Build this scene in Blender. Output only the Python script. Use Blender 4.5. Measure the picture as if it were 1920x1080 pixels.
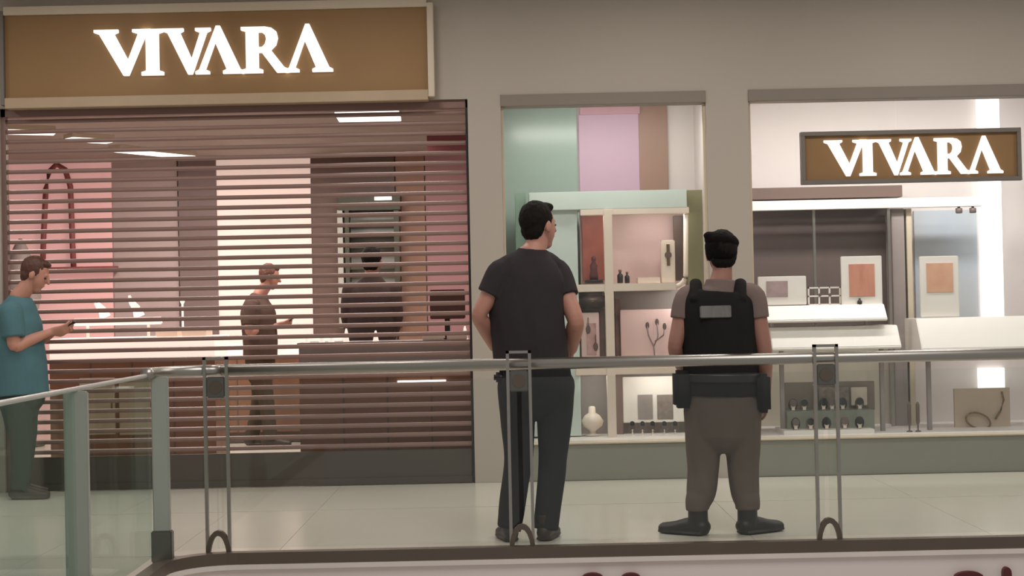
import bpy, bmesh, math, random
from mathutils import Vector, Matrix, noise
random.seed(4)
for o in list(bpy.data.objects): bpy.data.objects.remove(o)
SC = bpy.context.scene
COL = SC.collection
R = math.radians

# ------------------------------------------------------------------ camera
F = 3000.0            # focal length in pixels of the 1920 frame
CAMH = 1.25
PITCH = math.atan((576 - 540) / F)
ROLL = R(1.2)         # horizontals climb to the right by this much
cd = bpy.data.cameras.new('camera'); cam = bpy.data.objects.new('camera', cd); COL.objects.link(cam)
cd.sensor_width = 36; cd.lens = 36 * F / 1920; cd.clip_end = 200
cam.location = (0, 0, CAMH)
cam.rotation_mode = 'QUATERNION'
cam.rotation_quaternion = (Matrix.Rotation(R(90) + PITCH, 3, 'X') @ Matrix.Rotation(-ROLL, 3, 'Z')).to_quaternion()
SC.camera = cam

# ------------------------------------------------------------------ light
SC.view_settings.view_transform = 'Standard'; SC.view_settings.look = 'None'
SC.view_settings.gamma = 1; SC.view_settings.use_curve_mapping = False
SC.view_settings.exposure = 0.0
w = bpy.data.worlds.new('world'); SC.world = w; w.use_nodes = True
w.node_tree.nodes['Background'].inputs[0].default_value = (1.0, 0.95, 0.91, 1)
w.node_tree.nodes['Background'].inputs[1].default_value = 0.30

def area(name, loc, size, power, col=(1, .94, .86), rot=(0, 0, 0), sy=None):
    l = bpy.data.lights.new(name, 'AREA'); l.energy = power; l.color = col; l.size = size
    if sy: l.shape = 'RECTANGLE'; l.size_y = sy
    o = bpy.data.objects.new(name, l); COL.objects.link(o); o.location = loc; o.rotation_euler = rot
    return o
# lamps in the mall ceiling over the walkway
for i in range(6):
    area('walkway_lamp', (-5 + i * 2.0, 9.9, 3.55), 0.5, 21, (1, .96, .92))
area('atrium_fill', (1.5, 4.5, 6.0), 4.0, 165, (1, .96, .93), (R(30), 0, 0), 3.0)  # added fill over the void, lights fascia and people from the front
# lamps in the shop ceiling
for x, y, p in ((-4.2, 13.0, 45), (-2.9, 14.6, 60), (-1.3, 14.6, 40), (-.9, 12.6, 16), (.8, 14.6, 20)):
    area('shop_lamp', (x, y, 2.78), 0.8, p, (1, .86, .8))
# strip lamps at the head of the two display windows
area('window_lamp', (0.68, 11.66, 2.66), 1.3, 10, (1, .96, .9), (R(30), 0, 0), 0.12)
area('window_lamp', (2.9, 11.66, 2.66), 2.6, 36, (1, .96, .93), (R(28), 0, 0), 0.12)
# small added area lights that brighten the cells of the window displays
for x, y, z, sx, p in ((.65, 11.89, 1.92, .2, .7), (1.1, 11.89, 1.92, .4, 1.7), (.62, 11.89, 1.36, .2, 1.4), (1.1, 11.89, 1.36, .4, 4.0), (.62, 11.89, .73, .2, .8), (1.1, 11.89, .73, .4, 1.3), (2.3, 11.78, .9, .8, 4.0), (3.4, 11.85, .9, .8, 3.0)):
    area('cell_fill', (x, y, z), sx, p, (1, .93, .88), (R(25), 0, 0), .05)

# ------------------------------------------------------------------ helpers
cr, sr = math.cos(ROLL), math.sin(ROLL)
cp, sp = math.cos(PITCH), math.sin(PITCH)
def W(px, py, D):
    """point seen at pixel (px,py) that stands at world depth Y = D"""
    dx = (px - 960) / F; dy = (540 - py) / F
    ux = dx * cr + dy * sr; uy = -dx * sr + dy * cr
    d = Vector((ux, cp - uy * sp, sp + uy * cp))
    d *= D / d.y
    return Vector((d.x, D, CAMH + d.z))

def S(r, g, b, k=1.0):
    def f(c):
        c /= 255.0
        return c / 12.92 if c <= .04045 else ((c + .055) / 1.055) ** 2.4
    return tuple(min(.95, f(c) * k) for c in (r, g, b))

MATS = {}
def mat(name, col, rough=.6, metal=0.0, var=.08, scale=6.0, emit=0.0, spec=.5, bump=0.0, col2=None, tex='noise', stretch=(1, 1, 1)):
    if name in MATS: return MATS[name]
    m = bpy.data.materials.new(name); m.use_nodes = True
    nt = m.node_tree; b = nt.nodes['Principled BSDF']
    tc = nt.nodes.new('ShaderNodeTexCoord'); mp = nt.nodes.new('ShaderNodeMapping')
    mp.inputs['Scale'].default_value = stretch
    nt.links.new(tc.outputs['Object'], mp.inputs[0])
    if tex == 'wave':
        n = nt.nodes.new('ShaderNodeTexWave'); n.inputs['Scale'].default_value = scale
        n.inputs['Distortion'].default_value = 5
    else:
        n = nt.nodes.new('ShaderNodeTexNoise'); n.inputs['Scale'].default_value = scale
        n.inputs['Detail'].default_value = 4
    nt.links.new(mp.outputs[0], n.inputs[0])
    mx = nt.nodes.new('ShaderNodeMix'); mx.data_type = 'RGBA'
    c2 = col2 if col2 else tuple(c * (1 + var) for c in col)
    c1 = col if col2 else tuple(c * (1 - var) for c in col)
    mx.inputs[6].default_value = (*c1, 1); mx.inputs[7].default_value = (*c2, 1)
    nt.links.new(n.outputs[0], mx.inputs[0])
    nt.links.new(mx.outputs[2], b.inputs['Base Color'])
    b.inputs['Roughness'].default_value = rough; b.inputs['Metallic'].default_value = metal
    b.inputs['Specular IOR Level'].default_value = spec
    if emit:
        nt.links.new(mx.outputs[2], b.inputs['Emission Color']); b.inputs['Emission Strength'].default_value = emit
    if bump:
        bp = nt.nodes.new('ShaderNodeBump'); bp.inputs['Strength'].default_value = bump; bp.inputs['Distance'].default_value = .01
        nt.links.new(n.outputs[0], bp.inputs['Height']); nt.links.new(bp.outputs[0], b.inputs['Normal'])
    MATS[name] = m
    return m

def glass(name, tint, refl):
    m = bpy.data.materials.new(name); m.use_nodes = True; nt = m.node_tree
    nt.nodes.remove(nt.nodes['Principled BSDF'])
    t = nt.nodes.new('ShaderNodeBsdfTransparent'); t.inputs[0].default_value = (*tint, 1)
    g = nt.nodes.new('ShaderNodeBsdfGlossy'); g.inputs['Roughness'].default_value = .03; g.inputs[0].default_value = (.9, .95, .93, 1)
    n = nt.nodes.new('ShaderNodeTexNoise'); n.inputs['Scale'].default_value = 1.5
    mr = nt.nodes.new('ShaderNodeMapRange'); mr.inputs[3].default_value = refl * .8; mr.inputs[4].default_value = refl * 1.2
    nt.links.new(n.outputs[0], mr.inputs[0])
    x = nt.nodes.new('ShaderNodeMixShader'); nt.links.new(mr.outputs[0], x.inputs[0])
    nt.links.new(t.outputs[0], x.inputs[1]); nt.links.new(g.outputs[0], x.inputs[2])
    nt.links.new(x.outputs[0], nt.nodes['Material Output'].inputs[0])
    return m
G_RAIL = glass('railing_glass', (.965, .98, .97), .03)
G_LEFT = glass('side_railing_glass', (.86, .93, .90), .09)
G_WIN = glass('window_glass', (.96, .975, .97), .03)

def link(name, me, m, parent=None):
    o = bpy.data.objects.new(name, me); COL.objects.link(o)
    if m: 
        me.materials.clear(); me.materials.append(m)
    if parent: setp(o, parent)
    return o
def wloc(o):
    v = Vector(o.location)
    p = o.parent
    return v if p is None else (wloc(p) + v + o.matrix_parent_inverse.to_translation())
def setp(o, parent):
    o.parent = parent
    o.matrix_parent_inverse = Matrix.Translation(-wloc(parent))
def empty(name, loc, label=None, cat=None, group=None, kind=None):
    o = bpy.data.objects.new(name, None); COL.objects.link(o); o.location = loc; o.empty_display_size = .1
    return tag(o, label, cat, group, kind)
def tag(o, label=None, cat=None, group=None, kind=None):
    if label: o['label'] = label
    if cat: o['category'] = cat
    if group: o['group'] = group
    if kind: o['kind'] = kind
    return o
def bm_box(bm, x0, x1, y0, y1, z0, z1):
    vs = [bm.verts.new((x, y, z)) for z in (z0, z1) for x, y in ((x0, y0), (x1, y0), (x1, y1), (x0, y1))]
    for f in ((3, 2, 1, 0), (4, 5, 6, 7), (0, 1, 5, 4), (1, 2, 6, 5), (2, 3, 7, 6), (3, 0, 4, 7)):
        bm.faces.new([vs[i] for i in f])
def finish(bm, name, m, parent=None, bevel=0, smooth=False, seg=2):
    bmesh.ops.recalc_face_normals(bm, faces=bm.faces)
    if bevel:
        bmesh.ops.bevel(bm, geom=list(bm.edges), offset=bevel, segments=seg, affect='EDGES', clamp_overlap=True)
    me = bpy.data.meshes.new(name); bm.to_mesh(me); bm.free()
    if smooth: me.polygons.foreach_set('use_smooth', [True] * len(me.polygons))
    return link(name, me, m, parent)
def box(name, x0, x1, y0, y1, z0, z1, m, parent=None, bevel=.002):
    bm = bmesh.new(); bm_box(bm, min(x0, x1), max(x0, x1), y0, y1, min(z0, z1), max(z0, z1))
    return finish(bm, name, m, parent, bevel)
def prect(x0, y0, x1, y1, D):
    c = W((x0 + x1) / 2, (y0 + y1) / 2, D); s = F / D
    hw = abs(x1 - x0) / 2 / s; hh = abs(y1 - y0) / 2 / s
    return c.x - hw, c.x + hw, c.z - hh, c.z + hh
def pbox(name, x0, y0, x1, y1, D, dep, m, parent=None, bevel=.002, zb=None):
    a, b, c, d = prect(x0, y0, x1, y1, D)
    if zb is not None: c = zb
    return box(name, a, b, D, D + dep, c, d, m, parent, bevel)
def bm_tube(bm, p0, p1, r0, r1=None, n=12, cap=True):
    p0, p1 = Vector(p0), Vector(p1); r1 = r0 if r1 is None else r1
    t = (p1 - p0).normalized(); u = t.orthogonal().normalized(); v = t.cross(u)
    A, B = [], []
    for i in range(n):
        a = 2 * math.pi * i / n; d = u * math.cos(a) + v * math.sin(a)
        A.append(bm.verts.new(p0 + d * r0)); B.append(bm.verts.new(p1 + d * r1))
    for i in range(n):
        j = (i + 1) % n; bm.faces.new((A[i], A[j], B[j], B[i]))
    if cap: bm.faces.new(A[::-1]); bm.faces.new(B)
def bm_path(bm, pts, r, n=12, closed=False):
    pts = [Vector(p) for p in pts]; rings = []; N = len(pts)
    for k, p in enumerate(pts):
        if closed: t = pts[(k + 1) % N] - pts[k - 1]
        else: t = pts[min(k + 1, N - 1)] - pts[max(k - 1, 0)]
        t.normalize(); ref = Vector((0, 0, 1)) if abs(t.z) < .95 else Vector((1, 0, 0))
        if closed: ref = Vector((0, 1, 0)) if abs(t.y) < .9 else Vector((0, 0, 1))
        u = t.cross(ref).normalized(); v = u.cross(t)
        rings.append([bm.verts.new(p + (u * math.cos(2 * math.pi * i / n) + v * math.sin(2 * math.pi * i / n)) * r) for i in range(n)])
    for k in range(N if closed else N - 1):
        A, B = rings[k], rings[(k + 1) % N]
        for i in range(n):
            j = (i + 1) % n; bm.faces.new((A[i], A[j], B[j], B[i]))
    if not closed: bm.faces.new(rings[0][::-1]); bm.faces.new(rings[-1])
def lathe(name, prof, loc, m, parent=None, n=20):
    bm = bmesh.new(); rings = []
    for r, z in prof:
        rings.append([bm.verts.new((loc[0] + r * math.cos(2 * math.pi * i / n), loc[1] + r * math.sin(2 * math.pi * i / n), loc[2] + z)) for i in range(n)])
    for A, B in zip(rings, rings[1:]):
        for i in range(n):
            j = (i + 1) % n; bm.faces.new((A[i], A[j], B[j], B[i]))
    bm.faces.new(rings[0][::-1]); bm.faces.new(rings[-1])
    return finish(bm, name, m, parent, 0, True)

# ------------------------------------------------------------------ materials
WALL = mat('painted_wall', S(176, 166, 154), .75, var=.03, scale=2)
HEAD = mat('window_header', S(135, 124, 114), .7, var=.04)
FLOOR = mat('floor_tile', S(208, 202, 188), .22, var=.04, scale=1.2, spec=.5)
JOINT = mat('floor_joint', S(120, 114, 104), .8)
FASCIA = mat('fascia_paint', S(238, 225, 217), .55, var=.02)
CHAN = mat('base_channel', S(112, 100, 88), .45, .6, var=.08)
STEEL = mat('brushed_steel', S(178, 173, 165), .34, 1.0, var=.06, scale=30, stretch=(.1, 1, 1))
SATIN = mat('satin_post', S(176, 178, 168), .4, .15, var=.06)
PLATE = mat('clamp_plate', S(120, 118, 112), .35, .8)
BROWN = mat('sign_bronze', S(142, 108, 68), .6, .1, var=.10, scale=1.5)
TRIML = mat('sign_trim', S(205, 190, 168), .5, var=.03)
LETTER = mat('sign_letter', (.92, .90, .90), .4, emit=1.0, var=.01)
SIGNDK = mat('sign_frame', S(120, 112, 104), .45, .3)
SLAT = mat('shutter_slat', S(134, 106, 97), .5, .2, var=.08, scale=3)
SLATB = mat('shutter_bottom', S(84, 76, 68), .5, .3, var=.1, scale=2)
KICK = mat('kick_plate', S(140, 140, 128), .35, .2, var=.06, scale=1.5)
WHITE = mat('white_lacquer', S(238, 230, 222), .35, var=.015)
WHITEW = mat('window_white_wall', S(220, 210, 206), .6, var=.015)
CREAM = mat('cream_lacquer', S(232, 214, 198), .4, var=.03)
MINT = mat('mint_panel', S(204, 214, 206), .4, var=.03)
TEAL = mat('green_glass_panel', S(152, 168, 158), .25, var=.06, scale=1.5)
OLIVE = mat('olive_panel', S(132, 126, 92), .5, var=.06)
TAN = mat('tan_panel', S(156, 122, 106), .5, var=.08, scale=2)
PINKLIT = mat('pink_light_box', S(188, 156, 174), .5, emit=.08, var=.05, scale=2)
ROSE = mat('rose_panel', S(228, 196, 190), .5, var=.04)
BROWNDK = mat('dark_brown_panel', S(104, 84, 76), .45, var=.08, scale=2)
GREYDK = mat('dark_grey_back', S(104, 88, 84), .5, var=.06, scale=1.5)
GREYM = mat('mid_grey_panel', S(150, 138, 134), .55, var=.05)
BLACK = mat('black_plastic', S(38, 34, 32), .4)
BLUEP = mat('pale_blue_panel', S(176, 190, 208), .5, col2=S(206, 204, 198), scale=1.6)
LED = mat('led_white', (1, .97, .94), .5, emit=1.6, var=.01)
GOLD = mat('jewel_metal', S(150, 120, 90), .25, .8)
DARKRED = mat('dark_red_letter', S(92, 34, 36), .5)

# ------------------------------------------------------------------ the setting
FY = 11.45                         # facade plane
SF = F / FY
XE, YE, RC = -1.76, 8.25, .32      # inner corner of the slab edge
def slab_outline(off=0.0, far=True):
    xe, ye = XE - off, YE + off
    r = RC - off if RC - off > .05 else .05
    r = RC + off * 0
    pts = [(xe, 2.0)]
    for i in range(9):
        a = R(180) - R(90) * i / 8
        pts.append((xe + r + r * math.cos(a), ye - r + r * math.sin(a)))
    pts.append((7.5, ye))
    return pts
def extrude_poly(bm, pts, z0, z1):
    A = [bm.verts.new((x, y, z0)) for x, y in pts]; B = [bm.verts.new((x, y, z1)) for x, y in pts]
    n = len(pts)
    bm.faces.new(A[::-1]); bm.faces.new(B)
    for i in range(n):
        j = (i + 1) % n; bm.faces.new((A[i], A[j], B[j], B[i]))
bm = bmesh.new()
extrude_poly(bm, slab_outline() + [(7.5, 17.2), (-7.5, 17.2), (-7.5, 2.0)], -.35, -.006)
floor = tag(finish(bm, 'floor', FLOOR), 'pale polished walkway floor of the shopping mall', None, None, 'structure')
def tile(x0, x1, y0, y1):
    box('tile', x0 + .001, x1 - .001, y0 + .003, y1 - .003, -.006, 0, FLOOR, floor, .0008)
xs = [-7.5 + 1.25 * i for i in range(13)]
for a, b in zip(xs, xs[1:]):
    tile(a, b, 10.08, FY)
    if a >= -1.26: tile(a, b, YE + .04, 10.068)
    else:
        tile(a, min(b, XE - .05) if a < XE < b else b, YE + .04, 10.068)
        if a < XE:
            bb = min(b, XE - .05)
            for k in range(4): tile(a, bb, YE + .04 - 1.5 * (k + 1), YE + .04 - 1.5 * k)
tile(XE - .05, -1.25, YE + .04, 10.068)
# base channel that follows the slab edge, and the fascia below it
def edge_strip(name, d0, d1, z0, z1, m):
    bm = bmesh.new(); P = slab_outline(); n = len(P)
    nor = []
    for i in range(n):
        a = Vector(P[max(i - 1, 0)]); b = Vector(P[min(i + 1, n - 1)]); t = (b - a).normalized(); nor.append(Vector((t.y, -t.x)))
    rows = []
    for i in range(n):
        p = Vector(P[i]); row = []
        for d, z in ((d0, z0), (d1, z0), (d1, z1), (d0, z1)):
            q = p + nor[i] * d; row.append(bm.verts.new((q.x, q.y, z)))
        rows.append(row)
    for A, B in zip(rows, rows[1:]):
        for i in range(4):
            j = (i + 1) % 4; bm.faces.new((A[i], A[j], B[j], B[i]))
    bm.faces.new(rows[0]); bm.faces.new(rows[-1][::-1])
    return finish(bm, name, m)
tag(edge_strip('trim_1', -.05, .02, -.042, .018, CHAN), 'dark metal base channel along the slab edge', None, None, 'structure')
fas = tag(edge_strip('trim_2', .0, .015, -.75, -.066, FASCIA), 'pale painted fascia below the walkway edge', None, None, 'structure')
tag(edge_strip('trim_3', .0, .035, -.066, -.042, mat('fascia_lip', S(236, 224, 214), .5)), 'lighter lip on top of the fascia', None, None, 'structure')

# facade wall with the openings left free
XS0 = W(4, 560, FY).x; XS1 = W(884, 560, FY).x          # shutter opening
X10, X11 = W(945, 500, FY).x, W(1330, 500, FY).x        # display window 1
X20, X21 = W(1410, 500, FY).x, 6.2                      # display window 2
ZS = W(850, 186, FY).z; ZW = W(1135, 174, FY).z
wt = .16
bm = bmesh.new()
bm_box(bm, -7.5, XS0, FY, FY + wt, 0, 4.2)
bm_box(bm, XS0, XS1, FY, FY + wt, ZS, 4.2)
bm_box(bm, XS1, X10, FY, FY + wt, 0, 4.2)
bm_box(bm, X10, X11, FY, FY + wt, ZW, 4.2)
bm_box(bm, X11, X20, FY, FY + wt, 0, 4.2)
bm_box(bm, X20, X21, FY, FY + wt, ZW, 4.2)
bm_box(bm, X21, 7.5, FY, FY + wt, 0, 4.2)
tag(finish(bm, 'wall_front', WALL), 'grey beige shop front wall with pillars', None, None, 'structure')
tag(box('ceiling', -7.5, 7.5, 8.0, FY, 3.75, 3.9, WALL, None, 0), 'ceiling over the mall walkway', None, None, 'structure')
# shop shell
YB = 16.5
CEILS = mat('shop_ceiling', S(150, 138, 130), .7)
bm = bmesh.new(); bm_box(bm, -7.5, XS1 + .05, FY + wt, YB + .1, 2.85, 2.95); bm_box(bm, XS1 + .05, 7.5, 12.8, YB + .1, 2.85, 2.95)
tag(finish(bm, 'ceiling', CEILS), 'ceiling inside the shop', None, None, 'structure')
wb = tag(box('wall_back', -7.5, 7.5, YB, YB + .1, 0, 2.85, GREYM, None, 0), 'panelled rear wall inside the shop', None, None, 'structure')
tag(box('wall_left', -7.5, -7.4, FY + wt, YB, 0, 2.85, GREYM, None, 0), 'left wall inside the shop', None, None, 'structure')
tag(box('wall_right', 7.4, 7.5, FY + wt, YB, 0, 2.85, GREYM, None, 0), 'right wall inside the shop', None, None, 'structure')
PINKW = mat('pink_backlit_wall', S(220, 170, 166), .5, emit=.42, var=.07, scale=1.2)
REDW = mat('rose_red_wall', S(160, 118, 120), .5, emit=.06, var=.1, scale=1.5)
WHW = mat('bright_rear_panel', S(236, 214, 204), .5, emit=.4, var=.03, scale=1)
def wpanel(x0, x1, m, y0=284, dep=.04, y1=835, lab=None):
    o = pbox('panel', x0, y0, x1, y1, YB - dep, dep, m, wb, .003)
    if lab: o['label'] = lab
wpanel(-260, 212, PINKW, 294, lab='pink backlit wall panel')
wpanel(214, 336, mat('warm_grey_panel', S(186, 168, 166), .55, var=.04), 290)
wpanel(338, 408, mat('dark_warm_grey_panel', S(124, 108, 106), .55, var=.05), 288, .09)
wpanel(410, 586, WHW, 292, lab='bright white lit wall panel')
wpanel(588, 744, BROWNDK, 282, .06)
wpanel(746, 800, mat('tan_brown_panel', S(160, 124, 104), .55, var=.06), 280)
wpanel(802, 1000, REDW, 284, .05, lab='rose red wall panel')
box('panel', *prect(800, 216, 900, 284, 14.5)[:2], 14.5, 14.6, prect(800, 216, 900, 284, 14.5)[2], 2.85, mat('dark_red_bulkhead', S(122, 66, 70), .5, emit=.02), wb)['label'] = 'dark red bulkhead'

# shop ceiling lights
def ceiling_light(p, q, wd, label, e=1.0):
    """linear lamp from pixel p to pixel q on the ceiling plane"""
    pts = []
    for x, y in (p, q):
        v = W(x, y, 10.0) - Vector((0, 0, CAMH)); k = (2.80 - CAMH) / v.z
        pts.append(Vector((v.x * k, v.y * k, 2.80)))
    a, b = pts
    t = (b - a).normalized(); n = Vector((-t.y, t.x, 0))
    root = empty('ceiling_light', ((a + b) / 2).xy.to_3d() + Vector((0, 0, 2.85)), label, 'ceiling light', 'linear lamps under the shop ceiling')
    for nm, ww, z0, z1, m in (('housing', wd * 1.25, 2.815, 2.85, TRIML), ('diffuser', wd, 2.79, 2.815, LED)):
        bm = bmesh.new()
        extrude_poly(bm, [tuple((a + n * ww / 2).xy), tuple((b + n * ww / 2).xy), tuple((b - n * ww / 2).xy), tuple((a - n * ww / 2).xy)], z0, z1)
        finish(bm, nm, m, root)
    return root
ceiling_light((-40, 247), (102, 250), .16, 'linear ceiling lamp nearest the left edge of the roller shutter')
ceiling_light((128, 262), (206, 266), .16, 'short linear ceiling lamp in the middle of three')
ceiling_light((214, 282), (358, 296), .12, 'linear ceiling lamp furthest from the left shutter guide')
ceiling_light((632, 220), (750, 218), .5, 'wide pale ceiling light panel right of the shop sign')

# ------------------------------------------------------------------ shop signs
def letter_splines():
    V = [[(0, 1), (.42, 1), (.42, .94), (.35, .90), (.58, .34), (.76, .90), (.66, .94), (.66, 1), (.98, 1), (.98, .94), (.90, .90), (.59, .0), (.50, .0), (.09, .90), (0, .94)]]
    I = [[(0, 0), (0, .07), (.10, .10), (.10, .90), (0, .93), (0, 1), (.48, 1), (.48, .93), (.38, .90), (.38, .10), (.48, .07), (.48, 0)]]
    A = [[(0, 0), (0, .06), (.08, .10), (.46, 1.04), (.55, 1.04), (.98, .10), (1.06, .06), (1.06, 0), (.60, 0), (.60, .06), (.68, .10), (.44, .68), (.22, .10), (.31, .06), (.31, 0)]]
    Rr = [[(0, 0), (0, .07), (.10, .10), (.10, .90), (0, .93), (0, 1), (.52, 1), (.66, .97), (.76, .89), (.79, .75), (.75, .60), (.64, .49), (.92, .12), (1.02, .07), (1.02, 0), (.76, 0), (.44, .44), (.37, .44), (.37, .10), (.46, .07), (.46, 0)],
          [(.37, .56), (.37, .88), (.45, .88), (.52, .82), (.54, .73), (.51, .62), (.45, .56)]]
    return dict(V=V, I=I, A=A, R=Rr)
LS = letter_splines()
def sign_word(parent, x0px, x1px, ytop_c, ybot_c, D, dep, m):
    s = F / D
    # left edge and width of each letter in the word, in pixels of the large sign
    lay = [('V', 175, 108), ('I', 264, 42), ('V', 306, 90), ('A', 366, 92), ('R', 453, 90), ('A', 536, 90)]
    tot = 626 - 175
    k = (x1px - x0px) / tot
    for ch, lx, lw in lay:
        mx = max(p[0] for sp_ in LS[ch] for p in sp_)
        cu = bpy.data.curves.new('letter', 'CURVE'); cu.dimensions = '2D'; cu.fill_mode = 'BOTH'; cu.extrude = dep / 2; cu.bevel_depth = .004
        for poly in LS[ch]:
            spn = cu.splines.new('POLY'); spn.points.add(len(poly) - 1); spn.use_cyclic_u = True
            for q, (x, z) in zip(spn.points, poly): q.co = (x / mx, z, 0, 1)
        tmp = bpy.data.objects.new('tmp', cu); COL.objects.link(tmp)
        cxp = x0px + (lx - 175) * k; wpx = lw * k
        cu.bevel_depth = 0
        dg = bpy.context.evaluated_depsgraph_get(); me = bpy.data.meshes.new_from_object(tmp.evaluated_get(dg))
        bpy.data.objects.remove(tmp)
        xm = W(cxp, (ytop_c + ybot_c) / 2, D).x
        zc = W((x0px + x1px) / 2, (ytop_c + ybot_c) / 2, D).z
        h = (ybot_c - ytop_c) / s; ww = wpx / s
        for v in me.vertices:
            x, z, y = v.co
            v.co = (xm + x * ww, D + y, zc + (z - .5) * h)
        o = link('letter', me, m, parent)
D1 = FY - .11
a, b, c, d = prect(6, 20, 802, 176, D1)
sg = empty('shop_sign', ((a + b) / 2, D1, c), 'large bronze shop sign reading VIVARA in lit white letters above the roller shutter', 'sign', 'VIVARA shop signs')
box('panel', a, b, D1 + .03, FY, c, d, BROWN, sg, .003)
box('frame', b, b + .045, D1, FY, c - .05, d + .03, TRIML, sg, .003)
box('frame', a - .03, a, D1, FY, c - .05, d + .03, SIGNDK, sg, .003)
box('frame', a, b, D1, FY, c - .075, c, mat('sign_bottom_trim', S(172, 150, 122), .5), sg, .003)
box('frame', a, b, D1, FY, d, d + .06, TRIML, sg, .003)
sign_word(sg, 177, 624, 52, 139, D1 + .015, .03, LETTER)

D2 = 11.56
a, b, c, d = prect(1502, 243, 1916, 342, FY - .05)
D2 = FY - .05
sg = empty('shop_sign', ((a + b) / 2, D2, c), 'small framed VIVARA sign with lit white letters across the right display window', 'sign', 'VIVARA shop signs')
box('panel', a, b, D2 + .025, D2 + .05, c, d, BROWN, sg, .002)
fw = .03
for q in ((a, b, d - fw, d), (a, b, c, c + fw), (a, a + fw, c + fw, d - fw), (b - fw, b, c + fw, d - fw)):
    box('frame', q[0], q[1], D2, D2 + .05, q[2], q[3], SIGNDK, sg, .002)
for xx in (a + .25, b - .25): box('bracket', xx - .015, xx + .015, D2 + .05, D2 + .085, (c + d) / 2 - .03, (c + d) / 2 + .03, SIGNDK, sg)
sign_word(sg, 1545, 1880, 260, 328, D2 + .015, .02, LETTER)

# ------------------------------------------------------------------ roller shutter
sh = empty('roller_shutter', ((XS0 + XS1) / 2, FY + .06, 0), 'brown see-through roller shutter of horizontal slats closing the shop entrance', 'shutter')
ZB = W(600, 848, FY).z
pitch = 18.9 / SF
nsl = int((ZS - .02 - ZB) / pitch) + 1
sl = None
bm = bmesh.new()
prof = [(-.010, -.0155), (.010, -.0155), (.014, -.005), (.012, .011), (.003, .0155), (-.012, .011), (-.014, -.004)]
xa, xb = XS0 + .03, XS1 - .02
A = [bm.verts.new((xa, y, z)) for y, z in prof]; B = [bm.verts.new((xb, y, z)) for y, z in prof]
bm.faces.new(A[::-1]); bm.faces.new(B)
for i in range(len(prof)):
    j = (i + 1) % len(prof); bm.faces.new((A[i], A[j], B[j], B[i]))
sl = finish(bm, 'slat', SLAT, None)
for k in range(nsl):
    o = sl if k == 0 else bpy.data.objects.new('slat', sl.data)
    if k: COL.objects.link(o)
    o.location = (0, FY + .06, ZB + pitch * (k + .5)); setp(o, sh)
bm = bmesh.new()
bm_box(bm, xa, xb, FY + .045, FY + .075, .0, ZB)
finish(bm, 'bottom_panel', SLATB, sh, .003)
box('bottom_rail', xa, xb, FY + .035, FY + .085, .0, .05, SLATB, sh)
box('guide', XS0, XS0 + .035, FY + .03, FY + .09, 0, ZS, SLAT, sh)
box('guide', XS1 - .018, XS1, FY + .03, FY + .09, 0, ZS, BLACK, sh)
box('head_box', XS0, XS1, FY + .03, FY + .12, ZS - .06, ZS, SLAT, sh)
# ------------------------------------------------------------------ display windows
ZK = W(1130, 829, FY).z
def window(name, x0, x1, mull):
    wd = empty(name, ((x0 + x1) / 2, FY, 0), None, None, None, 'structure')
    box('kick_panel', x0, x1, FY + .005, FY + .14, 0, ZK - .012, KICK, wd, .003)
    box('sill', x0, x1, FY - .012, FY + .15, ZK - .012, ZK, TRIML, wd, .003)
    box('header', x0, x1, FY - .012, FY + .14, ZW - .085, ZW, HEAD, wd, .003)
    box('frame', x0, x0 + .018, FY + .03, FY + .09, ZK, ZW - .085, TRIML, wd)
    box('frame', x1 - .018, x1, FY + .03, FY + .09, ZK, ZW - .085, TRIML, wd)
    e = [x0 + .018] + mull + [x1 - .018]
    for p, q in zip(e, e[1:]):
        box('pane', p + .002, q - .002, FY + .055, FY + .063, ZK, ZW - .085, G_WIN, wd, 0)
    return wd
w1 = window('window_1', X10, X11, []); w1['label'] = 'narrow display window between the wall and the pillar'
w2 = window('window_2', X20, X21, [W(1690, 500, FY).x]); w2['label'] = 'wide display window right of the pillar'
YN = 12.4
# niche shells behind the two windows: each side is a piece of the setting
def niche(x0, x1, yb, what):
    def st(nm, *q): return tag(box(nm, *q, WHITEW, None, 0), '%s of %s' % (nm.replace('_', ' '), what), None, None, 'structure')
    bk = st('wall_back', x0 - .06, x1 + .06, yb, yb + .06, 0, 3.3)
    st('wall_left', x0 - .06, x0 - .02, FY + wt, yb, 0, 3.3)
    st('wall_right', x1 + .02, x1 + .06, FY + wt, yb, 0, 3.3)
    st('floor', x0 - .02, x1 + .02, FY + .15, yb, -.006, ZK)
    st('ceiling', x0 - .02, x1 + .02, FY + wt, yb, 3.22, 3.3)
    return bk
n1 = niche(X10, X11, YN, 'the narrow display window')
n2 = niche(X20, X21, YN + .3, 'the wide display window')

# ---- window 1: coloured back panels
def npanel(x0, y0, x1, y1, m, par, D=YN, dep=.03, lab=None, nm='panel'):
    o = pbox(nm, x0, y0, x1, y1, D - dep, dep, m, par, .002)
    if lab: o['label'] = lab
    return o
npanel(938, 120, 1084, 620, TEAL, n1, lab='pale green glass panel')
npanel(1200, 120, 1254, 620, TAN, n1)
npanel(1086, 120, 1199, 214, mat('rose_frame', S(196, 150, 160), .5), n1, dep=.05)
npanel(1086, 214, 1199, 372, PINKLIT, n1, lab='glowing lilac pink light box')
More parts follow.
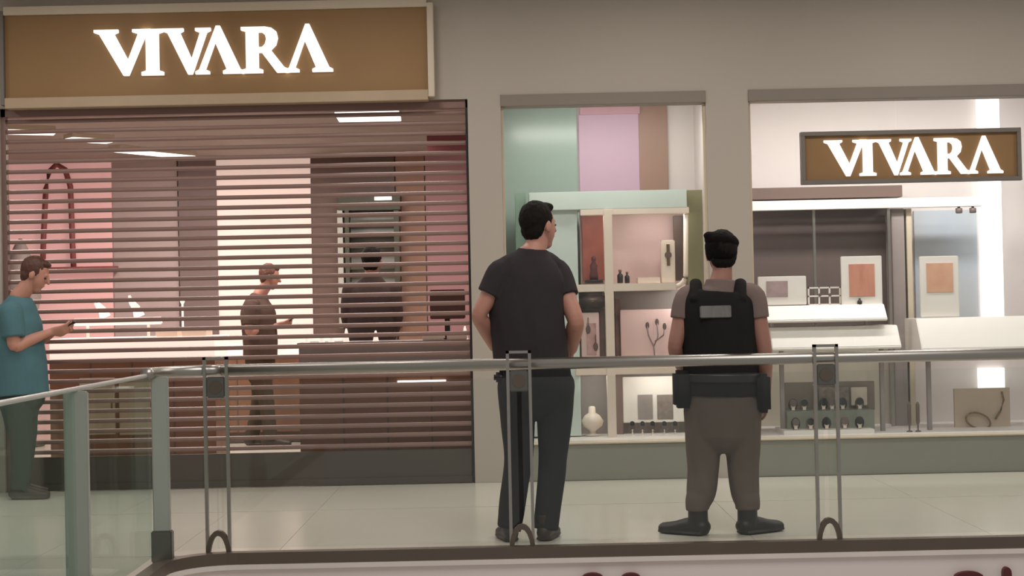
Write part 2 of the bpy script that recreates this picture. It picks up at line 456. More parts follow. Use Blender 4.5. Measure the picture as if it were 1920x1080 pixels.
# ---- window 1: display unit with white frame grid
U = 11.85
unit = empty('display_unit', W(1140, 822, U + .2), 'mint and white jewellery display unit with a rounded frame grid in the narrow window', 'display unit')
def up(nm, x0, y0, x1, y1, m, D=U, dep=.3, bev=.003, lab=None):
    o = pbox(nm, x0, y0, x1, y1, D, dep, m, unit, bev)
    if lab: o['label'] = lab
    return o
up('top_box', 992, 358, 1288, 392, MINT, dep=.34)
up('side_panel', 992, 392, 1086, 818, MINT, D=U + .04, dep=.25)
up('side_strip', 970, 362, 990, 818, mat('dark_mint', S(130, 156, 138), .5), D=U + .08, dep=.2)
up('side_strip', 1292, 356, 1326, 818, OLIVE, D=U + .1, dep=.2)
up('back_panel', 1088, 394, 1290, 545, ROSE, D=U + .3, dep=.03)
up('back_panel', 1088, 545, 1290, 824, GREYM, D=U + .3, dep=.03)
up('upright', 1136, 392, 1152, 822, CREAM, D=U - .012, dep=.06)
up('frame_top', 1088, 390, 1292, 402, CREAM, dep=.06)
up('shelf', 1070, 532, 1268, 546, CREAM, dep=.29)
up('shelf', 1080, 690, 1290, 702, CREAM, dep=.29)
up('base', 1070, 818, 1300, 830, WHITE, dep=.32)
# right jamb of the frame with its rounded lower corner
bm = bmesh.new(); pts = [W(1286, 402, U + .03)]
c0 = W(1262, 514, U + .03); rr = 24 / (F / U)
for i in range(9):
    t = R(90) * i / 8
    pts.append(Vector((c0.x + rr * math.cos(t), U + .03, c0.z - rr * math.sin(t))))
bm_path(bm, pts, .019, 10)
finish(bm, 'rounded_jamb', CREAM, unit, 0, True)
up('dark_divider', 1264, 404, 1281, 526, BROWNDK, D=U + .2, dep=.05)
up('backdrop', 1092, 404, 1136, 526, mat('terracotta_picture', S(196, 112, 92), .5, col2=S(150, 84, 76), scale=9), D=U + .26, dep=.02)
up('divider', 1124, 580, 1134, 690, mat('taupe_strip', S(128, 104, 98), .5), D=U + .2, dep=.03)
up('divider', 1154, 560, 1163, 690, mat('taupe_strip', S(128, 104, 98), .5), D=U + .2, dep=.03)
up('divider', 1155, 702, 1168, 818, mat('taupe_strip', S(128, 104, 98), .5), D=U + .2, dep=.03)

def shelf_z(y, x, D): return W(x, y, D).z
JEWEL_BUST = [(.045, 0), (.05, .006), (.018, .015), (.02, .03), (.06, .06), (.07, .09), (.045, .125), (.022, .14), (.02, .175), (.012, .18)]
def bust(px, ybase, D, h, m, label, grp):
    p = W(px, ybase, D); k = h / .18
    return tag(lathe('jewellery_bust', [(r * k, z * k) for r, z in JEWEL_BUST], p, m), label, 'jewellery bust', grp)
def bottle(px, ybase, D, h, m, label, grp):
    p = W(px, ybase, D); k = h / .1
    root = empty('bottle', p, label, 'bottle', grp)
    lathe('body', [(.018 * k, 0), (.022 * k, .004 * k), (.022 * k, .06 * k), (.009 * k, .074 * k), (.009 * k, .084 * k)], p, m, root, 14)
    lathe('cap', [(.012 * k, .084 * k), (.012 * k, .1 * k), (.008 * k, .102 * k)], p, GOLD, root, 14)
    return root
def card(px0, py0, px1, py1, D, label, frame_m, pic_m, inset=(8, 8, 8, 8), dep=.03, foot=None, name='picture_card', cat='picture card', grp='picture cards in the display windows'):
    a, b, c, d = prect(px0, py0, px1, py1, D)
    root = empty(name, ((a + b) / 2, D, c), label, cat, grp)
    box('frame', a, b, D, D + dep, c, d, frame_m, root, .004)
    a2, b2, c2, d2 = prect(px0 + inset[0], py0 + inset[1], px1 - inset[2], py1 - inset[3], D)
    box('picture', a2, b2, D - .004, D + .001, c2, d2, pic_m, root, .001)
    if foot: box('strut', (a + b) / 2 - .01, (a + b) / 2 + .01, D + dep, D + dep + .07, c, c + foot, frame_m, root, .001)
    return root
LOWG = 'small things shown in the narrow window'
zsh = lambda y: y
# upper left cell: dark figurine on a black plinth
p = W(1114, 531, U + .12)
fg = empty('figurine', p, 'dark red figurine in front of the terracotta picture', 'figurine', None)
lathe('plinth', [(.07, 0), (.07, .02), (.066, .024)], p, BLACK, fg)
lathe('figure', [(.03, .024), (.034, .05), (.026, .1), (.03, .13), (.012, .16), (.018, .175), (.016, .195), (.004, .205)], p, mat('figurine_red', S(96, 50, 52), .5), fg)
# upper right cell
bottle(1163, 531, U + .08, .1, BLACK, 'dark small bottle next to the white upright, nearer the frame edge', LOWG)
bottle(1176, 531, U + .12, .085, BLACK, 'dark small bottle beside a slightly taller one in the upper cell', LOWG)
ws = empty('watch_stand', W(1254, 531, U + .1), 'cream watch stand holding a dark watch in the upper right cell', 'watch stand')
a_, b_, c_, d_ = prect(1240, 450, 1266, 531, U + .1)
box('block', a_, b_, U + .1, U + .18, c_, d_, CREAM, ws, .006)
bmw = bmesh.new(); q = W(1253, 478, U + .09); bm_tube(bmw, q, q + Vector((0, .012, 0)), .026, None, 18); finish(bmw, 'watch_face', BROWNDK, ws)
bmw = bmesh.new(); q2 = W(1253, 478, U + .094); bm_box(bmw, q2.x - .012, q2.x + .012, q2.y, q2.y + .006, q2.z - .08, q2.z + .08); finish(bmw, 'strap', GOLD, ws)
pbox('riser', 1196, 520, 1238, 531, U + .06, .12, CREAM, unit)
# middle cells
p = W(1114, 572, U + .03)
hb = empty('handbag', p, 'dark brown rounded case under the left frame shelf', 'case')
ec = card(1090, 586, 1124, 688, U + .12, 'narrow pink card with two dark earrings', ROSE, mat('earring_print', S(228, 190, 186), .5, col2=S(150, 96, 92), scale=22, stretch=(1, 1, .7)), (10, 20, 6, 22), grp='picture cards in the display windows')
bmq = bmesh.new()
a_, b_, c_, d_ = prect(1086, 548, 1136, 582, U + .08)
bm_box(bmq, a_, b_, U + .08, U + .2, c_, d_); finish(bmq, 'shell', mat('dark_case', S(62, 48, 44), .4), hb, .025, True, 4)
box('clasp', (a_ + b_) / 2 - .012, (a_ + b_) / 2 + .012, U + .074, U + .08, (c_ + d_) / 2 - .006, (c_ + d_) / 2 + .01, GOLD, hb, .001)
hb.location = ((a_ + b_) / 2, U + .14, c_)
for ch in hb.children: setp(ch, hb)
fc = card(1164, 580, 1276, 688, U + .14, 'large pale pink card with a thin dark flower drawing', ROSE, mat('flower_print', S(238, 210, 204), .5, col2=S(206, 168, 164), scale=14), (62, 22, 8, 8))
for pl in ([(1228, 672), (1226, 650), (1216, 628), (1214, 612)], [(1226, 650), (1234, 630), (1232, 606)], [(1228, 640), (1244, 628), (1246, 614)], [(1180, 690), (1181, 672)]):
    bmw = bmesh.new(); bm_path(bmw, [W(x, y, U + .135) for x, y in pl], .005, 6); finish(bmw, 'drawn_stem', GREYM, fc, 0, True)
for px, py in ((1232, 604), (1214, 610), (1246, 612)):
    bmw = bmesh.new(); ell_c = W(px, py, U + .135)
    bmesh.ops.create_uvsphere(bmw, u_segments=12, v_segments=8, radius=1, matrix=Matrix.Translation(ell_c) @ Matrix.Diagonal((.014, .004, .026, 1))); finish(bmw, 'drawn_petal', GREYDK, fc, 0, True)
for px, py in ((1103, 618), (1117, 650)):
    bmw = bmesh.new(); ell_c = W(px, py, U + .112)
    bmesh.ops.create_uvsphere(bmw, u_segments=12, v_segments=8, radius=1, matrix=Matrix.Translation(ell_c) @ Matrix.Diagonal((.018, .005, .032, 1)))
    bm_tube(bmw, ell_c + Vector((0, 0, .02)), ell_c + Vector((0, 0, .09)), .004, .004, 6); finish(bmw, 'earring', BROWNDK, ec, 0, True)
# lower cells
bust(1111, 817, U + .1, .22, CREAM, 'cream jewellery bust at the foot of the left cell', LOWG)
lc = card(1168, 706, 1284, 792, U + .2, 'white board carrying two dark watch photographs', WHITE, GREYM, (28, 34, 60, 6))
a2, b2, c2, d2 = prect(1232, 740, 1262, 786, U + .2); box('picture', a2, b2, U + .196, U + .201, c2, d2, mat('watch_photo', S(110, 94, 86), .4, col2=S(160, 148, 138), scale=30), lc)
for i, px in enumerate((1186, 1205, 1224, 1246, 1266)):
    p = W(px, 818, U + .06)
    st = empty('watch_cushion', p, ['dark watch on a low stand, first from the white upright', 'dark watch on a low stand, second from the white upright', 'dark watch on a low stand, third from the white upright', 'dark watch on a low stand, fourth from the white upright', 'dark watch on a low stand, furthest from the white upright'][i], 'watch', 'row of watches on low stands in the narrow window')
    lathe('stand', [(.02, 0), (.02, .006), (.006, .01), (.006, .05)], p, CREAM, st, 12)
    bmw = bmesh.new(); N = 16
    bm_path(bmw, [p + Vector((.024 * math.cos(2 * math.pi * k / N), 0, .066 + .03 * math.sin(2 * math.pi * k / N))) for k in range(N)], .006, 8, True)
    finish(bmw, 'band', BROWNDK, st, 0, True)
    bmw = bmesh.new(); bm_tube(bmw, p + Vector((0, -.014, .095)), p + Vector((0, .006, .095)), .018, None, 14); finish(bmw, 'dial', BLACK, st)

# ---- window 2
V2 = 12.0
LIGHTGLINT = mat('white_light_and_glint', (1, .98, .97), .5, emit=.95, var=.01)
npanel(1838, 120, 1878, 640, LIGHTGLINT, n2, D=YN + .3, dep=.06, lab='bright vertical light column', nm='light_column_and_glint')
npanel(1836, 690, 1884, 728, LIGHTGLINT, n2, D=YN + .3, dep=.05, nm='light_column_and_glint')  # bright reflection, drawn as a small glowing panel
npanel(1716, 394, 1834, 640, BLUEP, n2, D=YN + .3, dep=.03, lab='grey to pale blue back panel')
# dark glazed cabinet at the left of the window
cab = empty('glass_cabinet', W(1540, 826, 12.45), 'dark backed glazed cabinet with a white top bar in the wide window', 'cabinet')
def cb(nm, x0, y0, x1, y1, m, D=12.4, dep=.2, bev=.003):
    return pbox(nm, x0, y0, x1, y1, D, dep, m, cab, bev)
cb('back_panel', 1404, 392, 1668, 640, GREYDK, 12.6, .03)
cb('back_panel', 1404, 640, 1668, 826, mat('beige_cabinet_back', S(200, 190, 172), .5), 12.6, .03)
cb('top_box', 1404, 350, 1692, 372, BROWNDK, 12.36, .26)
cb('top_bar', 1404, 373, 1842, 391, WHITE, 12.3, .06)
cb('post', 1668, 391, 1674, 826, STEEL, 12.32, .02)
cb('post', 1526, 391, 1531, 640, STEEL, 12.36, .02)
cb('side_panel', 1676, 391, 1700, 826, GREYM, 12.36, .2)
cb('side_panel', 1704, 391, 1714, 826, TRIML, 12.36, .2)
cb('foot', 1404, 818, 1714, 830, WHITE, 12.3, .3)
for i, px in enumerate((1800, 1826)):
    p = W(px, 391, 12.3)
    pz = prect(1404, 373, 1842, 391, 12.3)[2]
    o = lathe('spotlight', [(.022, -.05), (.026, -.045), (.026, -.012), (.01, -.008), (.01, 0)], (p.x, 12.33, pz), GREYDK)
    tag(o, ['small grey spotlight under the white bar, left of a pair', 'small grey spotlight under the white bar, right of a pair'][i], 'spotlight', 'pair of small spotlights under the white bar')
# upper counter shelves
def tray(x0, y0, x1, y1, D, dep, label, m=WHITE):
    a, b, c, d = prect(x0, y0, x1, y1, D)
    root = empty('display_tray', ((a + b) / 2, D + dep / 2, c), label, 'display tray', 'white trays across the wide window')
    bm = bmesh.new(); sl = dep * .3; lip = min(.02, (d - c) * .3)
    pr = [(D, c), (D, c + lip), (D + sl, d), (D + dep, d), (D + dep, c)]
    A = [bm.verts.new((a, y, z)) for y, z in pr]; B = [bm.verts.new((b, y, z)) for y, z in pr]
    bm.faces.new(A); bm.faces.new(B[::-1])
    for i in range(5): bm.faces.new((A[i], B[i], B[(i + 1) % 5], A[(i + 1) % 5]))
    finish(bm, 'top', m, root, .005)
    return root, (a, b, c, d)
t1, r1 = tray(1424, 572, 1664, 604, 11.75, .35, 'white rounded tray under the picture cards in the wide window')
for xx in (r1[0] + .12, r1[1] - .12): box('leg', xx - .012, xx + .012, 11.9, 11.93, prect(1424, 612, 1690, 656, 11.7)[3] - .002, r1[2] + .004, WHITE, t1)
t2, r2 = tray(1448, 612, 1690, 656, 11.7, .4, 'lower white tray beneath the rounded tray')
for xx in (r2[0] + .1, r2[1] - .1): box('leg', xx - .015, xx + .015, 11.9, 11.94, ZK, r2[2] + .004, GREYM, t2)
t3, r3 = tray(1728, 594, 2060, 656, 11.7, .5, 'white tray at the right side of the wide window')
for xx in (r3[0] + .1, r3[1] - .1): box('leg', xx - .015, xx + .015, 11.9, 11.94, ZK, r3[2] + .004, GREYM, t3)
PEACH = mat('peach_print', S(226, 164, 138), .5, col2=S(180, 108, 88), scale=7, tex='noise', stretch=(3, 1, .6))
PEACH2 = mat('pale_peach_print', S(236, 190, 160), .5, col2=S(190, 130, 104), scale=6)
GREYP = mat('grey_print', S(196, 170, 168), .5, col2=S(130, 108, 108), scale=12)
card(1422, 518, 1512, 572, 11.9, 'low white card with a small grey portrait photograph', WHITE, GREYP, (15, 9, 35, 15))
card(1578, 480, 1654, 572, 11.9, 'tall white frame with a peach orange picture beside the grid stand', WHITE, PEACH, (14, 15, 14, 16))
card(1726, 480, 1798, 594, 11.9, 'white frame with a pale peach picture before the blue panel', WHITE, PEACH2, (11, 13, 11, 46))
gs = empty('grid_stand', W(1545, 572, 11.95), 'small white jewellery grid stand between two picture cards', 'jewellery stand')
a_, b_, c_, d_ = prect(1515, 538, 1577, 572, 11.95)
for z in (c_ + .004, (c_ + d_) / 2, d_ - .006): box('bar', a_, b_, 11.95, 11.965, z - .006, z + .006, WHITE, gs)
for k in range(4):
    xx = a_ + .006 + (b_ - a_ - .012) * k / 3; box('upright', xx - .006, xx + .006, 11.95, 11.965, c_ - .0, d_, WHITE, gs)
for i, px in enumerate((1537, 1556)):
    p = W(px, 553, 11.95); bmw = bmesh.new(); bm_tube(bmw, p + Vector((0, -.008, 0)), p, .012, None, 12); finish(bmw, 'ring', GREYDK, gs)
p = W(1612, 572, 11.875)
tag(lathe('perfume_bottle', [(.014, 0), (.018, .004), (.018, .03), (.008, .038), (.008, .05), (.004, .052)], p, BLACK), 'tiny dark bottle standing before the peach picture', 'bottle')
# lower display
low = empty('watch_display', W(1550, 828, 11.8), 'tiered watch display with dark watches and small photographs under the trays', 'watch display')
def lb(nm, x0, y0, x1, y1, m, D, dep, bev=.003): return pbox(nm, x0, y0, x1, y1, D, dep, m, low, bev)
lb('base', 1470, 806, 1640, 830, WHITE, 11.72, .4)
lb('step', 1476, 770, 1640, 806, KICK, 11.85, .27)
lb('backboard', 1472, 716, 1640, 770, mat('taupe_board', S(150, 134, 122), .5), 12.05, .03)
lb('photo', 1536, 726, 1592, 770, mat('dark_print', S(84, 66, 60), .5, col2=S(190, 176, 164), scale=24), 12.0, .02)
lb('photo', 1596, 726, 1626, 760, CREAM, 12.0, .02)
for i, (px, yb, DD) in enumerate(((1487, 770, 11.9), (1508, 770, 11.9), (1544, 770, 11.92), (1560, 770, 11.92), (1580, 770, 11.92), (1612, 770, 11.92), (1492, 806, 11.76), (1520, 806, 11.76), (1550, 806, 11.76), (1584, 806, 11.76), (1612, 806, 11.76))):
    p = W(px, yb, DD); p.z = prect(1476, 770, 1640, 806, 11.85)[3] if yb == 770 else prect(1470, 806, 1640, 830, 11.72)[3]
    st = empty('wrist_watch', p, 'dark watch, %s on the %s step of the tiered display' % (['first', 'second', 'third', 'fourth', 'fifth', 'sixth'][i if i < 6 else i - 6] + ' from the left', 'upper' if i < 6 else 'lower'), 'watch', 'dark watches on the tiered display')
    bmw = bmesh.new(); N = 16
    bm_path(bmw, [p + Vector((.026 * math.cos(2 * math.pi * k / N), 0, .046 + .038 * math.sin(2 * math.pi * k / N))) for k in range(N)], .009, 8, True)
    finish(bmw, 'band', BROWNDK if i % 2 else BLACK, st, 0, True)
    bmw = bmesh.new(); bm_tube(bmw, p + Vector((0, -.018, .06)), p + Vector((0, .0, .06)), .026, None, 14); finish(bmw, 'dial', BLACK if i % 3 else GREYDK, st)
    box('cushion', p.x - .018, p.x + .018, DD - .012, DD + .018, p.z, p.z + .07, CREAM, st, .006)
bx = empty('ring_display', W(1840, 812, 12.1), 'beige display board with a large oval ring at the right window corner', 'jewellery display')
a_, b_, c_, d_ = prect(1790, 728, 1894, 812, 12.1)
box('board', a_, b_, 12.1, 12.13, c_, d_, mat('beige_board', S(210, 188, 168), .5), bx)
bmw = bmesh.new(); q = W(1834, 789, 12.07)
bm_path(bmw, [q + Vector((.092 * math.cos(2 * math.pi * k / 28), 0, .058 * math.sin(2 * math.pi * k / 28) - .02 * math.cos(2 * math.pi * k / 28))) for k in range(28)], .007, 8, True)
finish(bmw, 'ring', GOLD, bx, 0, True)
bmw = bmesh.new(); bm_path(bmw, [W(x, y, 12.08) for x, y in ((1866, 786), (1876, 770), (1882, 750), (1878, 734))], .008, 8); finish(bmw, 'chain', GOLD, bx, 0, True)
bx.location.z = c_
for ch in bx.children: setp(ch, bx)
pbox('riser', 1786, 812, 1900, 830, 12.02, .2, WHITE, bx)
for i, px in enumerate((1706, 1722)):
    p = W(px, 828, 11.78)
    tag(lathe('candle_stick', [(.022, 0), (.022, .006), (.006, .012), (.006, .05), (.014, .07), (.014, .2), (.004, .22)], (p.x, p.y, ZK), BROWNDK), ['slim dark stand beside the grey cabinet post, left of two', 'slim dark stand beside the grey cabinet post, right of two'][i], 'jewellery stand', 'slim dark stands by the cabinet post')

# ------------------------------------------------------------------ shop interior furniture
WOOD = mat('counter_wood', S(136, 98, 76), .4, var=.12, scale=3, stretch=(1, 1, 6))
LIT = mat('glowing_white', S(246, 226, 214), .4, emit=.8, var=.03)  # glow in the material also brightens counter tops, trays, stands and cones
def counter(x0, x1, ytop, D, dep, label, lit=True):
    a, b, c, d = prect(x0, ytop, x1, ytop + 40, D)
    root = empty('display_counter', ((a + b) / 2, D + dep / 2, 0), label, 'counter', 'jewellery counters inside the shop')
    box('plinth', a + .03, b - .03, D + .03, D + dep - .03, 0, .1, BROWNDK, root)
    box('body', a, b, D, D + dep, .1, d - .18, WOOD, root)
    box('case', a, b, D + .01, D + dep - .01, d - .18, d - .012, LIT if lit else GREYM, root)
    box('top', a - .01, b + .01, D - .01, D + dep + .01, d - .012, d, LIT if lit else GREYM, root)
    for k in (1, 2, 3):
        xx = a + (b - a) * k / 4; box('seam', xx - .006, xx + .006, D - .006, D + .004, .1, d - .18, BROWNDK, root, 0)
    return root, (a, b, d)
c1, q1 = counter(92, 402, 633, 12.7, .6, 'wooden jewellery counter with lit glass case left of the shop entrance')
c2_, q2_ = counter(378, 640, 634, 15.4, .5, 'white topped counter along the bright rear panel')
c3, q3 = counter(560, 890, 640, 11.9, .55, 'dark wooden sales counter right behind the shutter', False)
for dx0, dx1 in ((150, 216), (224, 290)):
    a_, b_, cc_, dd_ = prect(dx0, 708, dx1, 815, 12.69); dr = box('door', a_, b_, 12.68, 12.7, cc_, dd_, mat('beige_door', S(196, 180, 158), .5), c1, .003)
    box('handle', b_ - .03, b_ - .02, 12.67, 12.68, (cc_ + dd_) / 2 - .05, (cc_ + dd_) / 2 + .05, GOLD, dr)
a_, b_, cc_, dd_ = prect(745, 713, 836, 719, 11.88); box('light_strip', a_, b_, 11.885, 11.9, cc_, dd_, LED, c3, 0)
# raised tray with busts on the left counter
a_, b_, _, _ = prect(140, 590, 292, 605, 12.9)
zt = q1[2]
rt = empty('raised_tray', ((a_ + b_) / 2, 13.0, zt), 'raised white tray of jewellery on the left counter', 'display tray')
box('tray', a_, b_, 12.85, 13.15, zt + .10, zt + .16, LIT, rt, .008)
for xx in (a_ + .08, b_ - .08): box('leg', xx - .01, xx + .01, 12.98, 13.0, zt, zt + .1, WHITE, rt)
def hand_stand(px, z, D, h, label):
    x = W(px, 600, D).x
    bm = bmesh.new()
    pts = [Vector((x + .05 * k, D, z)), Vector((x + .03 * k, D, z + h * .35)), Vector((x - .015 * k, D, z + h * .7)), Vector((x - .03 * k, D, z + h))] if (k := 1) else []
    for (p0, p1, ra, rb) in zip(pts, pts[1:], (.045, .034, .022), (.034, .022, .008)): bm_tube(bm, p0, p1, ra, rb, 12)
    return tag(finish(bm, 'necklace_stand', LIT, None, 0, True), label, 'jewellery stand', 'white necklace stands on the raised tray')
hand_stand(186, zt + .168, 13.0, .15, 'white curved necklace stand on the raised tray, wider one nearer the teal shirt')
hand_stand(250, zt + .168, 13.0, .17, 'white curved necklace stand on the raised tray, slimmer one further right')
for i, (x0, x1) in enumerate(((298, 338), (346, 392))):
    a_, b_, _, _ = prect(x0, 612, x1, 630, 12.95)
    tag(box('jewellery_tray', a_, b_, 12.82, 13.1, zt, zt + .06, CREAM, None, .006), ['cream jewellery tray just right of the raised tray', 'cream jewellery tray at the right end of the left counter'][i], 'jewellery tray', 'cream trays on the left counter')
p = W(338, 600, 13.1); o = lathe('lamp_pole', [(.03, 0), (.03, .01), (.008, .014), (.008, .26), (.02, .28), (.014, .3)], (p.x, 13.2, zt), LIT); tag(o, 'thin glowing white stand at the right end of the left counter', 'jewellery stand')
# grey pointed bust by the pink wall
p = W(40, 560, 15.6)
db = empty('dress_form', (p.x, 15.6, 0), 'grey pointed display form before the pink wall', 'display form')
lathe('base', [(.2, 0), (.2, .03), (.03, .05), (.025, 1.0)], (p.x, 15.6, 0), BROWNDK, db)
lathe('form', [(.1, 1.0), (.13, 1.2), (.19, 1.45), (.16, 1.62), (.13, 1.78), (.06, 1.95), (.015, 2.02)], (p.x, 15.6, 0), GREYM, db)
# tall arch ornament on the pink wall
bm = bmesh.new()
pa = [W(80, 500, 16.4)] + [W(80 + 2 * i, 480 - 42 * i, 16.4) for i in range(1, 4)] + [W(92, 322, 16.4), W(106, 308, 16.4), W(122, 318, 16.4), W(132, 350, 16.4), W(134, 400, 16.4), W(136, 460, 16.4), W(138, 500, 16.4)]
bm_path(bm, pa, .03, 8)
ao = empty('arch_ornament', W(108, 560, 16.4), 'tall dark red arch outline against the pink wall', 'wall ornament')
finish(bm, 'arch', mat('arch_red', S(150, 84, 84), .5), ao, 0, True)
pbox('shelf', 70, 500, 215, 510, 16.3, .16, mat('arch_red', S(150, 84, 84)), ao)
# cabinet on the dark brown wall
wc = empty('wall_cabinet', W(692, 600, 16.3), 'dark green framed glass cabinet on the brown rear panel', 'cabinet')
def wcp(nm, x0, y0, x1, y1, m, D, dep): return pbox(nm, x0, y0, x1, y1, D, dep, m, wc)
GRN = mat('green_black_frame', S(64, 66, 52), .5)
wcp('back', 640, 372, 746, 610, mat('cabinet_back', S(140, 142, 134), .5), 16.38, .02)
wcp('frame', 634, 362, 750, 394, GRN, 16.2, .2)
wcp('frame', 634, 394, 644, 615, SATIN, 16.2, .2)
wcp('frame', 648, 394, 656, 615, GRN, 16.2, .2)
wcp('frame', 740, 394, 750, 615, GRN, 16.2, .2)
for y in (412, 436, 460, 500): wcp('shelf', 656, y, 740, y + 5, GRN, 16.22, .16)
wcp('lamp', 702, 366, 734, 375, LED, 16.18, .02)
# things on the sales counter
zc3 = q3[2]
mo = empty('monitor', (W(838, 560, 12.15).x, 12.15, zc3), 'dark brown monitor back on the sales counter', 'monitor')
a_, b_, c_, d_ = prect(806, 543, 872, 598, 12.1)
box('screen', a_, b_, 12.1, 12.13, c_, d_, mat('monitor_brown', S(84, 54, 48), .4), mo, .006)
box('neck', mo.location.x - .02, mo.location.x + .02, 12.13, 12.15, zc3, c_ + .05, BLACK, mo)
box('foot', mo.location.x - .09, mo.location.x + .09, 12.07, 12.22, zc3, zc3 + .012, BLACK, mo)
for i, (px, h) in enumerate(((576, .05), (604, .055), (650, .1), (705, .08), (872, .1), (622, .05))):
    x = W(px, 620, 12.05).x
    lab = ['white ring cone on the sales counter, leftmost of six', 'white ring cone second from the left end of the sales counter', 'tall white ring cone beside the dark dressed figure', 'white ring cone in front of the dark dressed figure', 'white ring cone at the right end beneath the monitor', 'white ring cone third from the left end of the sales counter'][i]
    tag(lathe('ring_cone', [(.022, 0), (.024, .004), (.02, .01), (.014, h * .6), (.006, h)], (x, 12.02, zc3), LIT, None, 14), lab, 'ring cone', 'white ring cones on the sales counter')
for i, (x0, x1) in enumerate(((792, 832), (838, 876))):
    a_, b_, _, _ = prect(x0, 640, x1, 660, 11.92)
    tag(box('jewellery_box', a_, b_, 11.92, 12.0, zc3, zc3 + .045, CREAM, None, .005), ['cream jewellery box under the monitor, left of two', 'cream jewellery box under the monitor, right of two'][i], 'jewellery box', 'cream boxes on the sales counter')

# ------------------------------------------------------------------ railings
RY = 8.33; RX = -1.84; SRL = F / RY
rz = W(960, 683, RY).z
rl = empty('glass_railing', (1.5, RY, 0), 'steel and glass railing with paired posts along the front of the walkway', 'railing')
# handrail with the rounded corner; the front part belongs to this railing
bm = bmesh.new(); bm_path(bm, [(RX + RC, RY, rz), (2.0, RY, rz), (7.0, RY, rz)], .031, 16); finish(bm, 'handrail', STEEL, rl, 0, True)
ztop = W(976, 657, RY).z
def post(x, y, par, rot=0):
    hw = .057
    bm = bmesh.new()
    for sx in (-1, 1): bm_box(bm, x + sx * hw - .008, x + sx * hw + .008, y - .055, y - .03, .0, ztop)
    bm_box(bm, x - hw - .008, x + hw + .008, y - .055, y - .03, ztop - .014, ztop)
    P = finish(bm, 'post', STEEL, par)
    bm = bmesh.new()
    bm_box(bm, x - hw + .009, x + hw - .009, y - .05, y - .034, rz - .14, rz - .03)
    bmesh.ops.bevel(bm, geom=list(bm.edges), offset=.006, segments=2, affect='EDGES')
    finish(bm, 'clamp_plate', PLATE, P)
    bm = bmesh.new()
    bm_tube(bm, (x, y - .055, rz - .085), (x, y - .03, rz - .085), .034, None, 16); finish(bm, 'clamp_disc', CHAN, P)
    bm = bmesh.new()                                        # arch foot
    n = 10; O, I_ = [], []
    pts = []
    for k in range(n + 1):
        t = math.pi * k / n; pts.append((math.cos(t), math.sin(t)))
    fr, bk = [], []
    for yy, L in ((y - .06, fr), (y - .025, bk)):
        for cx, cz in pts: L.append((bm.verts.new((x + cx * .066, yy, cz * .13)), bm.verts.new((x + cx * .045, yy, max(0, cz * .13 - .028)))))
    for k in range(n):
        for L, fl in ((fr, 0), (bk, 1)):
            f = (L[k][0], L[k + 1][0], L[k + 1][1], L[k][1]); bm.faces.new(f if fl else f[::-1])
        bm.faces.new((fr[k][0], fr[k + 1][0], bk[k + 1][0], bk[k][0])); bm.faces.new((fr[k][1], bk[k][1], bk[k + 1][1], fr[k + 1][1]))
    finish(bm, 'foot', CHAN, P)
    return P
pxs = [W(410, 860, RY).x, W(976, 860, RY).x, W(1549, 860, RY).x]
pxs += [pxs[-1] + 1.58, pxs[-1] + 3.16]
for x in pxs: post(x, RY, rl)
ed = [RX + .28] + pxs + [7.0]
for a, b in zip(ed, ed[1:]):
    box('glass_panel', a + .012, b - .012, RY - .006, RY + .006, .03, rz - .07, G_RAIL, rl, 0)
# side railing towards the viewer with broad posts
sl_ = empty('glass_railing', (RX, 6.5, 0), 'glass side railing with broad flat posts at the left of the atrium', 'railing')
bm = bmesh.new()
pts = [(RX + RC - RC * math.cos(R(90) * i / 8), RY - RC + RC * math.sin(R(90) * i / 8), rz) for i in range(9)]
bm_path(bm, pts, .03, 16); finish(bm, 'handrail', STEEL, sl_, 0, True)
bm = bmesh.new(); bm_path(bm, [(RX, 2.4, .945), (RX, 8.0, .945)], .011, 10); finish(bm, 'edge_cap', mat('edge_highlight', S(230, 228, 220), .3, .2), sl_, 0, True)  # pale colour stands for light caught along the glass top edge
def wide_post(x, y, wd):
    P = box('post', x - wd / 2, x + wd / 2, y - .02, y + .02, .018, .935, SATIN, sl_, .006)
    box('foot', x - wd / 2 - .01, x + wd / 2 + .01, y - .03, y + .03, .0, .16, PLATE, P, .006)
    return P
wide_post(W(302, 860, 8.1).x, 8.1, .085)
wide_post(RX - .0, 6.72, .1)
wide_post(RX, 5.2, .1)
for a, b in ((8.06, 6.76), (6.68, 5.24), (5.16, 2.5)):
    box('glass_panel', RX - .006, RX + .006, b, a, .03, .94, G_LEFT, sl_, 0)
bm = bmesh.new()                                            # curved corner glass
n = 8
for k in range(n):
    a0, a1 = R(90) * k / n, R(90) * (k + 1) / n
    P0 = (RX + RC - RC * math.cos(a0), RY - RC + RC * math.sin(a0)); P1 = (RX + RC - RC * math.cos(a1), RY - RC + RC * math.sin(a1))
    vs = [bm.verts.new((*P0, .03)), bm.verts.new((*P1, .03)), bm.verts.new((*P1, rz - .06)), bm.verts.new((*P0, rz - .06))]
    bm.faces.new(vs)
finish(bm, 'corner_glass', G_RAIL, sl_)

